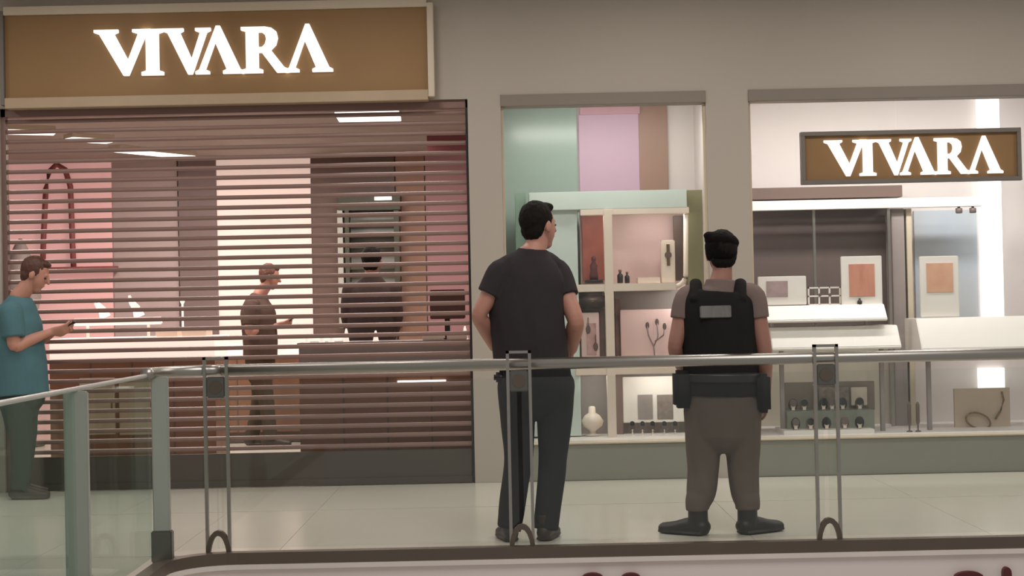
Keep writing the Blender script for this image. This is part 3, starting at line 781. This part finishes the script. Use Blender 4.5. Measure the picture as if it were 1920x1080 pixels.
# dark red lettering on the fascia: only the tops reach into the picture
def fascia_mark(x0, x1, ytop, label, spikes):
    D = YE - .02
    root = empty('fascia_sign', (W((x0 + x1) / 2, 1100, D).x, D, -.45), label, 'sign', 'dark red raised signs on the fascia')
    for (p0, p1, yt) in spikes:
        a, b, c, d = prect(p0, yt, p1, yt + 40, D)
        bm = bmesh.new(); n = 8
        pts = [(a, -.45), (b, -.45)] + [((a + b) / 2 + (b - a) / 2 * math.cos(math.pi * k / n), d - .03 + .03 * math.sin(math.pi * k / n)) for k in range(n + 1)]
        A = [bm.verts.new((x, YE - .05, z)) for x, z in pts]; B = [bm.verts.new((x, YE - .015, z)) for x, z in pts]
        bm.faces.new(A); bm.faces.new(B[::-1])
        for i in range(len(pts)):
            j = (i + 1) % len(pts); bm.faces.new((A[i], B[i], B[j], A[j]))
        finish(bm, 'letter', DARKRED, root)
fascia_mark(1090, 1202, 1072, 'dark red raised sign tops on the fascia below the grey shirted man', [(1090, 1132, 1073), (1164, 1202, 1073)])
fascia_mark(1785, 1895, 1050, 'dark red raised sign tops on the fascia near the right picture edge', [(1788, 1842, 1070), (1878, 1894, 1062)])

# ------------------------------------------------------------------ people
def catmull(seq, sub=5):
    n = len(seq); out = []
    if n < 3:
        for k in range(sub + 1):
            t = k / sub; out.append([a * (1 - t) + b * t for a, b in zip(seq[0], seq[1])])
        return out
    for i in range(n - 1):
        p0, p1, p2, p3 = seq[max(i - 1, 0)], seq[i], seq[i + 1], seq[min(i + 2, n - 1)]
        for k in range(sub):
            t = k / sub
            out.append([.5 * (2 * b + (c - a) * t + (2 * a - 5 * b + 4 * c - d) * t * t + (-a + 3 * b - 3 * c + d) * t ** 3) for a, b, c, d in zip(p0, p1, p2, p3)])
    out.append(list(seq[-1])); return out
def chain(bm, pts, u=(1, 0, 0), n=20, caps=(1, 1), sub=5):
    """pts: (Vector, rx, ry); closed tube of elliptic sections, rx along u"""
    seq = [[p[0][0], p[0][1], p[0][2], p[1], p[2]] for p in pts]
    seq = catmull(seq, sub); rings = []; N = len(seq); u0 = Vector(u)
    P = [Vector(q[:3]) for q in seq]
    def ring(c, t, rx, ry):
        uu = u0 - t * u0.dot(t)
        if uu.length < .05: uu = t.orthogonal()
        uu.normalize(); vv = t.cross(uu)
        return [bm.verts.new(c + uu * (rx * math.cos(2 * math.pi * i / n)) + vv * (ry * math.sin(2 * math.pi * i / n))) for i in range(n)]
    T = [(P[min(k + 1, N - 1)] - P[max(k - 1, 0)]).normalized() for k in range(N)]
    if caps[0]:
        rm = min(seq[0][3], seq[0][4])
        for e in (.98, .7, .35): rings.append(ring(P[0] - T[0] * rm * e, T[0], seq[0][3] * math.sqrt(1 - e * e), seq[0][4] * math.sqrt(1 - e * e)))
    for k in range(N): rings.append(ring(P[k], T[k], max(seq[k][3], .002), max(seq[k][4], .002)))
    if caps[1]:
        rm = min(seq[-1][3], seq[-1][4])
        for e in (.35, .7, .98): rings.append(ring(P[-1] + T[-1] * rm * e, T[-1], seq[-1][3] * math.sqrt(1 - e * e), seq[-1][4] * math.sqrt(1 - e * e)))
    for A, B in zip(rings, rings[1:]):
        for i in range(n):
            j = (i + 1) % n; bm.faces.new((A[i], A[j], B[j], B[i]))
    bm.faces.new(rings[0][::-1]); bm.faces.new(rings[-1])
def ell(bm, c, r, M=None):
    M4 = Matrix.Translation(c) @ ((M if M else Matrix.Identity(3)).to_4x4()) @ Matrix.Diagonal((*r, 1))
    bmesh.ops.create_uvsphere(bm, u_segments=24, v_segments=14, radius=1, matrix=M4)
def blob(name, bm, m, parent, voxel=.006, it=4, folds=0, fscale=(7, 7, 3)):
    bmesh.ops.recalc_face_normals(bm, faces=bm.faces)
    me = bpy.data.meshes.new('tmp'); bm.to_mesh(me); bm.free()
    o = bpy.data.objects.new('tmp', me); COL.objects.link(o)
    md = o.modifiers.new('r', 'REMESH'); md.mode = 'VOXEL'; md.voxel_size = voxel; md.use_smooth_shade = True
    sm = o.modifiers.new('s', 'SMOOTH'); sm.factor = .5; sm.iterations = it
    dg = bpy.context.evaluated_depsgraph_get(); m2 = bpy.data.meshes.new_from_object(o.evaluated_get(dg))
    bpy.data.objects.remove(o); m2.name = name
    if folds:
        nv = len(m2.vertices); buf = [0.0] * (nv * 3); m2.vertex_normals.foreach_get('vector', buf)
        for i, v in enumerate(m2.vertices):
            c = v.co.copy(); q = Vector((c.x * fscale[0], c.y * fscale[1], c.z * fscale[2] + c.x * 3))
            v.co = c + Vector(buf[3 * i:3 * i + 3]) * folds * (noise.noise(q) + .5 * noise.noise(q * 2.1))
    m2.polygons.foreach_set('use_smooth', [True] * len(m2.polygons))
    return link(name, m2, m, parent)
def V3(*a): return Vector(a)
def head_skin(bm, C, M, k, neck):
    f = lambda x, y, z: C + M @ V3(x, y, z) * k
    ell(bm, f(0, -.012, .03), (.074 * k, .094 * k, .092 * k), M)
    chain(bm, [(f(0, .03, .01), .062 * k, .056 * k), (f(0, .036, -.04), .056 * k, .052 * k), (f(0, .046, -.085), .034 * k, .03 * k)], M @ V3(1, 0, 0))
    chain(bm, [(f(0, .086, .022), .009 * k, .009 * k), (f(0, .106, -.018), .014 * k, .012 * k)], M @ V3(1, 0, 0), 12)
    chain(bm, [(f(-.03, .076, .028), .01 * k, .01 * k), (f(.03, .076, .028), .01 * k, .01 * k)], M @ V3(0, 0, 1), 12)
    chain(bm, [(f(-.018, .082, -.05), .007 * k, .007 * k), (f(.018, .082, -.05), .007 * k, .007 * k)], M @ V3(0, 0, 1), 12)
    for s in (-1, 1): ell(bm, f(s * .076, -.006, -.004), (.010 * k, .019 * k, .031 * k), M)
    chain(bm, [(f(0, -.018, -.02), .056 * k, .06 * k), (f(0, -.02, -.09), .054 * k, .056 * k), (neck, .066 * k, .066 * k)], M @ V3(1, 0, 0))
def head_extra(C, M, k, parent, hairm, hair=None, low=True):
    f = lambda x, y, z: C + M @ V3(x, y, z) * k
    if hairm:
        bm = bmesh.new()
        ell(bm, f(0, -.024, .040), (.081 * k, .094 * k, .094 * k), M)
        if low:
            ell(bm, f(0, -.05, -.012), (.07 * k, .046 * k, .066 * k), M)
            for s in (-1, 1): ell(bm, f(s * .066, -.002, .03), (.012 * k, .026 * k, .04 * k), M)
        ell(bm, f(0, .04, .098), (.055 * k, .035 * k, .028 * k), M)
        blob('hair', bm, hairm, parent, .005, 9, .003, (60, 60, 40))
    for s in (-1, 1):
        bm = bmesh.new(); ell(bm, f(s * .03, .078, .008), (.012 * k, .009 * k, .007 * k), M); finish(bm, 'eye', EYE, parent, 0, True)
def hand(bm, wr, d, nrm, thumb, curl=.5, k=1.0):
    d = d.normalized(); nrm = (nrm - d * nrm.dot(d)).normalized(); s = d.cross(nrm).normalized()
    chain(bm, [(wr, .027 * k, .02 * k), (wr + d * .035 * k, .036 * k, .017 * k), (wr + d * .085 * k, .039 * k, .014 * k)], s, 16)
    for j, (off, L) in enumerate(((-.031, .062), (-.0105, .078), (.0105, .082), (.031, .072))):
        if thumb < 0: off = -off
        p = wr + d * (.088 * k) + s * off * k; a = 0; fd = (d + s * off * 3).normalized()
        pts = [(p, .0095 * k, .0095 * k)]
        for seg in (.42, .32, .26):
            a += curl * .6
            dd = fd * math.cos(a) + nrm * math.sin(a)
            p = p + dd * L * seg * k; pts.append((p, .0085 * k, .0085 * k))
        chain(bm, pts, s, 10, sub=3)
    b = wr + d * .03 * k + s * thumb * .032 * k
    t1_ = (d * .75 + s * thumb * .55 + nrm * .3).normalized(); t2_ = (d * .9 + s * thumb * .1 + nrm * .4).normalized()
    chain(bm, [(b, .013 * k, .013 * k), (b + t1_ * .035 * k, .011 * k, .011 * k), (b + t1_ * .035 * k + t2_ * .03 * k, .009 * k, .009 * k)], s, 10, sub=3)
def arm(bm, sh_, el, wr, k=1.0, grow=0, upto=1.0):
    m1 = sh_.lerp(el, .5); m2 = el.lerp(wr, .35)
    chain(bm, [(sh_, .056 * k + grow, .056 * k + grow), (m1, .049 * k + grow, .05 * k + grow), (el, .04 * k + grow, .04 * k + grow), (m2, .043 * k + grow, .041 * k + grow), (wr, .027 * k + grow, .025 * k + grow)])
def leg(bm, hip, kn, an, k=1.0, g=0):
    chain(bm, [(hip, .085 * k + g, .09 * k + g), (hip.lerp(kn, .5), .073 * k + g, .078 * k + g), (kn, .055 * k + g, .058 * k + g), (kn.lerp(an, .35), .052 * k + g, .058 * k + g), (an, .036 * k + g, .038 * k + g)])
def shoe(name, heel, yaw, m, parent, L=.28, hgt=.1, wd=.05, sole=None):
    """heel: point on the floor under the ankle; yaw: direction the toe points (0 = +Y)"""
    M = Matrix.Rotation(yaw, 3, 'Z'); f = lambda x, y, z: Vector((heel.x, heel.y, 0)) + M @ V3(x, y, z)
    bm = bmesh.new()
    chain(bm, [(f(0, -.045, .045), wd * .8, .04), (f(0, .03, .048), wd * .85, .046), (f(0, .12, .036), wd * 1.0, .034), (f(0, L - .10, .03), wd * .85, .026)], M @ V3(1, 0, 0))
    chain(bm, [(f(0, -.015, .05), wd * .85, .055), (f(0, -.015, hgt + .04), wd * .85, .052)], M @ V3(1, 0, 0), caps=(0, 0))
    chain(bm, [(f(0, -.05, .012), wd * .85, .012), (f(0, .12, .012), wd * 1.05, .012), (f(0, L - .09, .012), wd * .85, .012)], M @ V3(1, 0, 0))
    o = blob(name, bm, m, parent, .006, 3)
    lo = min(v.co.z for v in o.data.vertices)
    for v in o.data.vertices: v.co.z -= lo
    return o

EYE = mat('eye_dark', S(40, 30, 26), .2)
SKIN = mat('skin_light', S(196, 140, 120), .5, var=.08, scale=12)
SKIN2 = mat('skin_tan', S(168, 120, 104), .5, var=.08, scale=12)
HAIR = mat('hair_black', S(26, 22, 19), .8, spec=.2, var=.3, scale=60)
HAIRB = mat('hair_brown', S(84, 50, 38), .6, var=.3, scale=60)
def cloth(n, c, v=.1): return mat(n, c, .9, var=v, scale=14, spec=.15, bump=.15)
TEE = cloth('grey_tee', S(60, 55, 56)); PANT = cloth('black_trousers', S(48, 47, 47))
KHAKI = cloth('khaki_trousers', S(108, 95, 87)); VEST = cloth('black_vest', S(38, 36, 35)); BOOT = mat('boot', S(44, 38, 35), .5)
TEALC = cloth('teal_tee', S(86, 120, 127)); DKGREEN = cloth('dark_trousers', S(64, 76, 70))
OLV = cloth('brown_uniform', S(80, 64, 57)); OLV2 = cloth('olive_trousers', S(70, 58, 46)); DKU = cloth('charcoal_uniform', S(82, 70, 68))
SHOE = mat('dark_shoe', S(56, 42, 36), .5)

# ---- man in the grey t-shirt, seen from behind, hands on hips
D = 8.62
J = lambda x, y, dd=0.0: W(x, y, D + dd)
fl = W(990, 1018, D)
pa_ = empty('person', (fl.x, D, 0), 'person in a dark grey t-shirt and black trousers, hands on hips, seen from behind', 'person', 'people around the shop front')
zf = J(990, 1018).z
def fix(v): return Vector((v.x, v.y, v.z - zf * max(0, 1 - v.z / 1.0)))
Hc = J(1011, 425, .02); HM = Matrix.Rotation(R(-48), 3, 'Z')
neck = J(998, 476, -.01)
LSh, RSh = J(938, 516, -.02), J(1044, 514, .06)
LEl, LWr = J(899, 590, -.03), J(926, 650, .13)
REl, RWr = J(1079, 600, -.02), J(1072, 655, .10)
hipL, hipR = J(968, 722), J(1043, 722)
knL, knR = J(972, 862, .02), J(1037, 862, .02)
anL, anR = J(955, 986, -.03), J(1023, 988, -.03)
bm = bmesh.new()
head_skin(bm, Hc, HM, 1.06, neck)
torso = [(J(1003, 715), .175, .125), (J(994, 660), .175, .12), (J(990, 600), .178, .12), (J(988, 550), .185, .12), (J(990, 510), .15, .1), (J(992, 484), .08, .075)]
UT = (math.cos(R(-14)), math.sin(R(-14)), 0)
UT = (math.cos(R(-14)), -math.sin(R(-14)) * -1, 0)
chain(bm, torso, UT, 28)
arm(bm, LSh, LEl, LWr, 1.05); arm(bm, RSh, REl, RWr, 1.12)
hand(bm, LWr, V3(.5, .8, -.35), V3(1, -.2, -.1), 1, .5)
hand(bm, RWr, V3(-.25, .75, -.55), V3(-1, -.2, -.1), -1, .5)
leg(bm, hipL, knL, anL); leg(bm, hipR, knR, anR)
for a_ in (anL, anR): chain(bm, [(Vector((a_.x, a_.y, .07)), .035, .04), (Vector((a_.x, a_.y + .13, .035)), .036, .02)])
blob('body', bm, SKIN, pa_, .0055, 3)
head_extra(Hc, HM, 1.06, pa_, HAIR)
bm = bmesh.new()
chain(bm, [(J(996, 682), .205, .15), (J(993, 650), .205, .15), (J(988, 600), .205, .148), (J(986, 560), .206, .142), (J(990, 524), .198, .13), (J(993, 506), .18, .118), (J(996, 490), .142, .104), (J(998, 477), .1, .09), (J(999, 467), .077, .08)], UT, 32, caps=(0, 0))
for s_, e_ in ((LSh, LEl), (RSh, REl)):
    chain(bm, [(s_ + V3(.04 if s_ is LSh else -.04, 0, .015), .072, .07), (s_, .078, .076), (s_.lerp(e_, .5), .074, .074)], caps=(1, 0))
chain(bm, [(LSh + V3(0, 0, .015), .06, .06), (J(970, 492, 0), .07, .06), (J(1018, 490, .02), .07, .06), (RSh + V3(0, 0, .015), .06, .06)], (0, 1, 0), 20)
blob('t_shirt', bm, TEE, pa_, .006, 5, .007)
bm = bmesh.new()
chain(bm, [(J(996, 672), .185, .135), (J(1004, 705), .195, .14), (J(1006, 740), .185, .14)], UT, 28, caps=(0, 1))
for h_, k_, a_ in ((hipL, knL, anL), (hipR, knR, anR)):
    b_ = Vector((a_.x, a_.y, .075))
    chain(bm, [(h_, .102, .115), (h_.lerp(k_, .5), .094, .1), (k_, .079, .084), (k_.lerp(a_, .5), .073, .076), (a_, .066, .07), (b_, .068, .075)], caps=(1, 0))
blob('trousers', bm, PANT, pa_, .006, 14, .007)
bm = bmesh.new(); bm_box(bm, *prect(926, 698, 952, 716, D)[:2], D - .05, D + .05, *prect(926, 698, 952, 716, D)[2:])
finish(bm, 'belt_pouch', BLACK, pa_, .012, True)
shoe('shoe', Vector((anL.x, anL.y, 0)), R(12), SHOE, pa_); shoe('shoe', Vector((anR.x, anR.y, 0)), R(-14), SHOE, pa_)

# ---- guard in black vest and beret
D = 8.68
pa_ = empty('person', (W(1347, 1008, D).x, D, 0), 'person in a black tactical vest, black beret and khaki trousers standing behind the railing', 'person', 'people around the shop front')
Hc = J(1352, 478, .02); HM = Matrix.Rotation(R(6), 3, 'Z'); neck = J(1350, 536)
LSh, RSh = J(1287, 562), J(1412, 558)
LEl, LWr = J(1266, 650, -.02), J(1285, 705, .2)
REl, RWr = J(1432, 652, -.02), J(1436, 735, .06)
hipL, hipR = J(1318, 770), J(1392, 768)
knL, knR = J(1318, 880, .01), J(1393, 878, .01)
anL, anR = J(1308, 972, -.02), J(1402, 972, -.02)
bm = bmesh.new()
head_skin(bm, Hc, HM, 1.0, neck)
chain(bm, [(J(1355, 770), .17, .12), (J(1352, 700), .17, .125), (J(1348, 620), .165, .115), (J(1347, 580), .17, .11), (J(1348, 552), .13, .09), (J(1350, 538), .075, .07)], (1, 0, 0), 28)
arm(bm, LSh, LEl, LWr, 1.0); arm(bm, RSh, REl, RWr, 1.05)
hand(bm, LWr, V3(.25, .9, -.1), V3(.9, 0, -.3), 1, .6, .95)
hand(bm, RWr, V3(.08, .25, -1), V3(-1, .1, 0), -1, .45, .95)
leg(bm, hipL, knL, anL); leg(bm, hipR, knR, anR)
for a_ in (anL, anR): chain(bm, [(Vector((a_.x, a_.y, .07)), .035, .04), (Vector((a_.x, a_.y + .1, .035)), .03, .02)])
blob('body', bm, SKIN2, pa_, .0055, 3)
head_extra(Hc, HM, 1.04, pa_, HAIR)
bm = bmesh.new()
f = lambda x, y, z: Hc + V3(x, y, z)
ell(bm, f(.004, -.012, .075), (.095, .11, .052), Matrix.Rotation(R(10), 3, 'Y')); ell(bm, f(-.052, -.02, .1), (.045, .06, .026), Matrix.Rotation(R(12), 3, 'Y'))
chain(bm, [(f(0, -.014, -.03), .078, .094), (f(0, -.012, .01), .087, .106), (f(0, -.012, .06), .09, .108)], caps=(0, 0))
blob('beret', bm, mat('beret_black', S(22, 19, 18), .95, spec=.1), pa_, .005, 14, .002, (30, 30, 30))
bm = bmesh.new()                                       # short khaki sleeves and collar under the vest
for s_, e_ in ((LSh, LEl), (RSh, REl)): chain(bm, [(s_ + V3(.05 if s_ is LSh else -.05, 0, .02), .062, .062), (s_, .068, .068), (s_.lerp(e_, .42), .064, .064)], caps=(1, 0))
chain(bm, [(J(1348, 585), .165, .12), (J(1348, 555), .14, .105), (J(1350, 540), .095, .09), (J(1351, 524), .08, .082)], caps=(0, 0))
blob('shirt', bm, cloth('khaki_shirt', S(128, 110, 104)), pa_, .006, 4, .004)
bm = bmesh.new()
chain(bm, [(J(1352, 742), .205, .16), (J(1352, 700), .205, .165), (J(1348, 640), .2, .165), (J(1345, 590), .206, .16), (J(1345, 562), .2, .145), (J(1346, 547), .165, .13)], (1, 0, 0), 32, caps=(0, 0))
for px in (1305, 1388): chain(bm, [(J(px, 560, -.1), .036, .025), (J(px, 534, -.03), .034, .026), (J(px, 534, .05), .034, .026), (J(px, 560, .12), .036, .025)], (1, 0, 0), 14)
blob('vest', bm, VEST, pa_, .006, 3, .004)
bm = bmesh.new(); a_, b_, c_, d_ = prect(1313, 573, 1371, 596, D - .16)
bm_box(bm, a_, b_, D - .168, D - .13, c_, d_); finish(bm, 'patch', mat('grey_patch', S(140, 136, 130), .7, col2=S(96, 92, 88), scale=40, stretch=(1, 1, .2)), pa_, .004)['label'] = 'light grey reflective patch'
bm = bmesh.new(); chain(bm, [(J(1352, 700), .214, .172), (J(1352, 715), .214, .172)], (1, 0, 0), 32, caps=(0, 0)); finish(bm, 'belt', BLACK, pa_, 0, True)
for x0, y0, x1, y1, yy in ((1262, 694, 1296, 764, -.02), (1416, 700, 1440, 772, -.04)):
    a_, b_, c_, d_ = prect(x0, y0, x1, y1, D); bm = bmesh.new(); bm_box(bm, a_, b_, D - .07 + yy, D + .07 + yy, c_, d_); finish(bm, 'pouch', VEST, pa_, .018, True)
bm = bmesh.new()
chain(bm, [(J(1353, 735), .195, .15), (J(1354, 770), .205, .16), (J(1354, 800), .19, .15)], (1, 0, 0), 28, caps=(0, 1))
for h_, k_, a_ in ((hipL, knL, anL), (hipR, knR, anR)):
    b_ = Vector((a_.x, a_.y, .13))
    chain(bm, [(h_, .108, .12), (h_.lerp(k_, .5), .1, .105), (k_, .087, .092), (k_.lerp(a_, .5), .078, .084), (b_ + V3(0, 0, .05), .069, .074), (b_, .066, .07)], caps=(1, 0))
blob('trousers', bm, KHAKI, pa_, .006, 22, .008)
shoe('boot', Vector((anL.x - .01, anL.y, 0)), R(52), BOOT, pa_, .30, .15, .064); shoe('boot', Vector((anR.x + .01, anR.y, 0)), R(-55), BOOT, pa_, .30, .15, .064)

# ---- person in profile looking at a phone (used for two people, each with own proportions)
def phone_person(D, label, px, face, mats, long_sleeve, voxel, big):
    J = lambda x, y, dd=0.0: W(x, y, D + dd)
    T, Pn, sk, hr, sho = mats
    an = J(*px['ankle']); r = empty('person', (an.x, D, 0), label, 'person', 'people around the shop front')
    k = px['k']; Hc = J(*px['head'])
    HM = Matrix.Rotation(R(-90 + face), 3, 'Z') @ Matrix.Rotation(R(-px['tilt']), 3, 'X')
    nk = J(*px['neck'])
    bm = bmesh.new(); head_skin(bm, Hc, HM, k, nk)
    tor = px['torso']       # (x, y, half depth along view, half width across)
    U = (1, 0, 0)
    chain(bm, [(J(x, y), a - .04, b - .04) for x, y, a, b in tor], U, 28, caps=(0, 1))
    hips = J(*px['hip'])
    legs = []
    for sgn, dx in ((-1, px['stride']), (1, -px['stride'])):
        h_ = hips + V3(0, sgn * .09, 0); a_ = Vector((an.x + dx, D + sgn * .1, .09)); k_ = h_.lerp(a_, .48) + V3(.02, 0, 0)
        leg(bm, h_, k_, a_, k); legs.append((h_, k_, a_))
        chain(bm, [(Vector((a_.x, a_.y, .07)), .035, .035), (Vector((a_.x + .1, a_.y, .035)), .03, .02)], (0, 1, 0))
    arms = []
    for sgn in (-1, 1):
        s_ = J(*px['shoulder']) + V3(0, sgn * .17 * k, 0); e_ = J(*px['elbow']) + V3(0, sgn * .2 * k, 0); w_ = J(*px['wrist']) + V3(0, sgn * .045 * k, 0)
        arm(bm, s_, e_, w_, k); arms.append((s_, e_, w_))
        hand(bm, w_, V3(.95, -sgn * .1, .15), V3(.1, -sgn * .8, .6), sgn, .6, k)
    blob('body', bm, sk, r, voxel, 3)
    head_extra(Hc, HM, k, r, hr)
    bm = bmesh.new(); chain(bm, [(J(x, y), a, b) for x, y, a, b in tor], U, 32, caps=(0, 0))
    for s_, e_, w_ in arms:
        if long_sleeve: chain(bm, [(s_ + V3(0, -.03 if s_.y > D else .03, .01), .07 * k, .07 * k), (s_, .075 * k, .075 * k), (e_, .058 * k, .058 * k), (e_.lerp(w_, .92), .042 * k, .042 * k)], caps=(1, 0))
        else: chain(bm, [(s_ + V3(0, -.03 if s_.y > D else .03, .01), .07 * k, .07 * k), (s_, .08 * k, .08 * k), (s_.lerp(e_, .72), .074 * k, .074 * k)], caps=(1, 0))
    blob('shirt', bm, T, r, .007, 4, .006)
    bm = bmesh.new()
    chain(bm, [(hips + V3(0, 0, .1), tor[0][2] - .02, tor[0][3] - .02), (hips, tor[0][2] - .025, .175 * k), (hips - V3(0, 0, .06), .125 * k, .16 * k)], U, 28, caps=(0, 1))
    for h_, k_, a_ in legs: chain(bm, [(h_, .1 * k, .095 * k), (h_.lerp(k_, .5), .092 * k, .09 * k), (k_, .076 * k, .074 * k), (a_, .066 * k, .062 * k), (Vector((a_.x, a_.y, .08)), .068, .064)], caps=(1, 0))
    blob('trousers', bm, Pn, r, .007, 4, .006)
    for h_, k_, a_ in legs: shoe('shoe', a_, R(-90), sho, r, .28 * k)
    pw = (arms[0][2] + arms[1][2]) / 2 + V3(.1 * k, 0, .025)
    bm = bmesh.new(); bm_box(bm, -.005, .005, -.037, .037, -.075, .075)
    bmesh.ops.rotate(bm, verts=bm.verts, matrix=Matrix.Rotation(R(55), 3, 'Y')); bmesh.ops.translate(bm, verts=bm.verts, vec=pw)
    ph = finish(bm, 'mobile_phone', BLACK, None, .003)
    return r, ph
r_, ph = phone_person(11.12, 'person in a teal t-shirt in profile looking down at a phone by the shutter', dict(
    ankle=(38, 900), head=(66, 516), tilt=24, neck=(36, 556), k=1.0, stride=.03, hip=(38, 752), shoulder=(36, 588), elbow=(44, 648), wrist=(98, 622),
    torso=[(40, 740, .19, .2), (36, 690, .19, .2), (32, 640, .18, .205), (32, 600, .165, .2), (36, 574, .12, .15), (38, 556, .075, .08)]),
    4, (TEALC, DKGREEN, SKIN, HAIRB, SHOE), False, .006, True)
tag(ph, 'black mobile phone held by the person in teal', 'mobile phone', 'phones in hands')
r_, ph = phone_person(15.0, 'person in a brown uniform in profile with a phone behind the shutter', dict(
    ankle=(490, 820), head=(506, 520), tilt=14, neck=(487, 552), k=.97, stride=.1, hip=(488, 690), shoulder=(478, 575), elbow=(474, 622), wrist=(520, 610),
    torso=[(488, 672, .16, .18), (488, 640, .16, .18), (486, 610, .165, .19), (484, 585, .165, .195), (484, 566, .12, .15), (487, 552, .075, .08)]),
    4, (OLV, OLV2, SKIN2, HAIRB, SHOE), False, .007, False)
tag(ph, 'dark mobile phone held by the person in brown behind the shutter', 'mobile phone', 'phones in hands')

# ---- dark dressed person behind the sales counter, back towards the shutter
D = 12.85
r = empty('person', (W(696, 800, D).x, D, 0), 'person in charcoal clothes standing behind the sales counter', 'person', 'people around the shop front')
Hc = J(698, 492); HM = Matrix.Rotation(R(-12), 3, 'Z'); nk = J(697, 528)
hips = Vector((J(694, 640).x, D, .9))
bm = bmesh.new(); head_skin(bm, Hc, HM, 1.0, nk)
tor = [(Vector((hips.x, D, .95)), .19, .14), (J(695, 625), .19, .14), (J(696, 580), .2, .145), (J(697, 550), .195, .135), (J(697, 534), .14, .11), (J(697, 518), .078, .08)]
chain(bm, [(p, a - .02, b - .02) for p, a, b in tor], (1, 0, 0), 28)
al = []
for sg_, e_, w_ in ((-1, J(652, 596, 0), J(664, 640, .2)), (1, J(742, 594, 0), J(730, 640, .2))):
    s_ = J(697 + sg_ * 38, 546); arm(bm, s_, e_, w_); hand(bm, w_, V3(-sg_ * .3, .9, -.1), V3(0, 0, -1), sg_, .5); al.append((s_, e_, w_))
ll = []
for sg_ in (-1, 1):
    h_ = hips + V3(sg_ * .09, 0, 0); a_ = Vector((hips.x + sg_ * .11, D, .09)); k_ = h_.lerp(a_, .48); leg(bm, h_, k_, a_); ll.append((h_, k_, a_))
    chain(bm, [(Vector((a_.x, a_.y, .07)), .035, .04), (Vector((a_.x, a_.y + .1, .035)), .03, .02)])
blob('body', bm, SKIN2, r, .007, 3)
head_extra(Hc, HM, 1.0, r, HAIR)
bm = bmesh.new(); chain(bm, tor, (1, 0, 0), 32, caps=(0, 0))
for s_, e_, w_ in al: chain(bm, [(s_, .076, .076), (e_, .058, .058), (e_.lerp(w_, .92), .042, .042)], caps=(1, 0))
blob('shirt', bm, DKU, r, .007, 4, .006)
bm = bmesh.new(); chain(bm, [(hips + V3(0, 0, .08), .18, .13), (hips, .19, .14), (hips - V3(0, 0, .05), .17, .13)], (1, 0, 0), 28, caps=(0, 1))
for h_, k_, a_ in ll: chain(bm, [(h_, .1, .1), (k_, .076, .076), (a_, .066, .066)], caps=(1, 0))
blob('trousers', bm, DKU, r, .007, 4, .005)
for h_, k_, a_ in ll: shoe('shoe', a_, 0, SHOE, r)
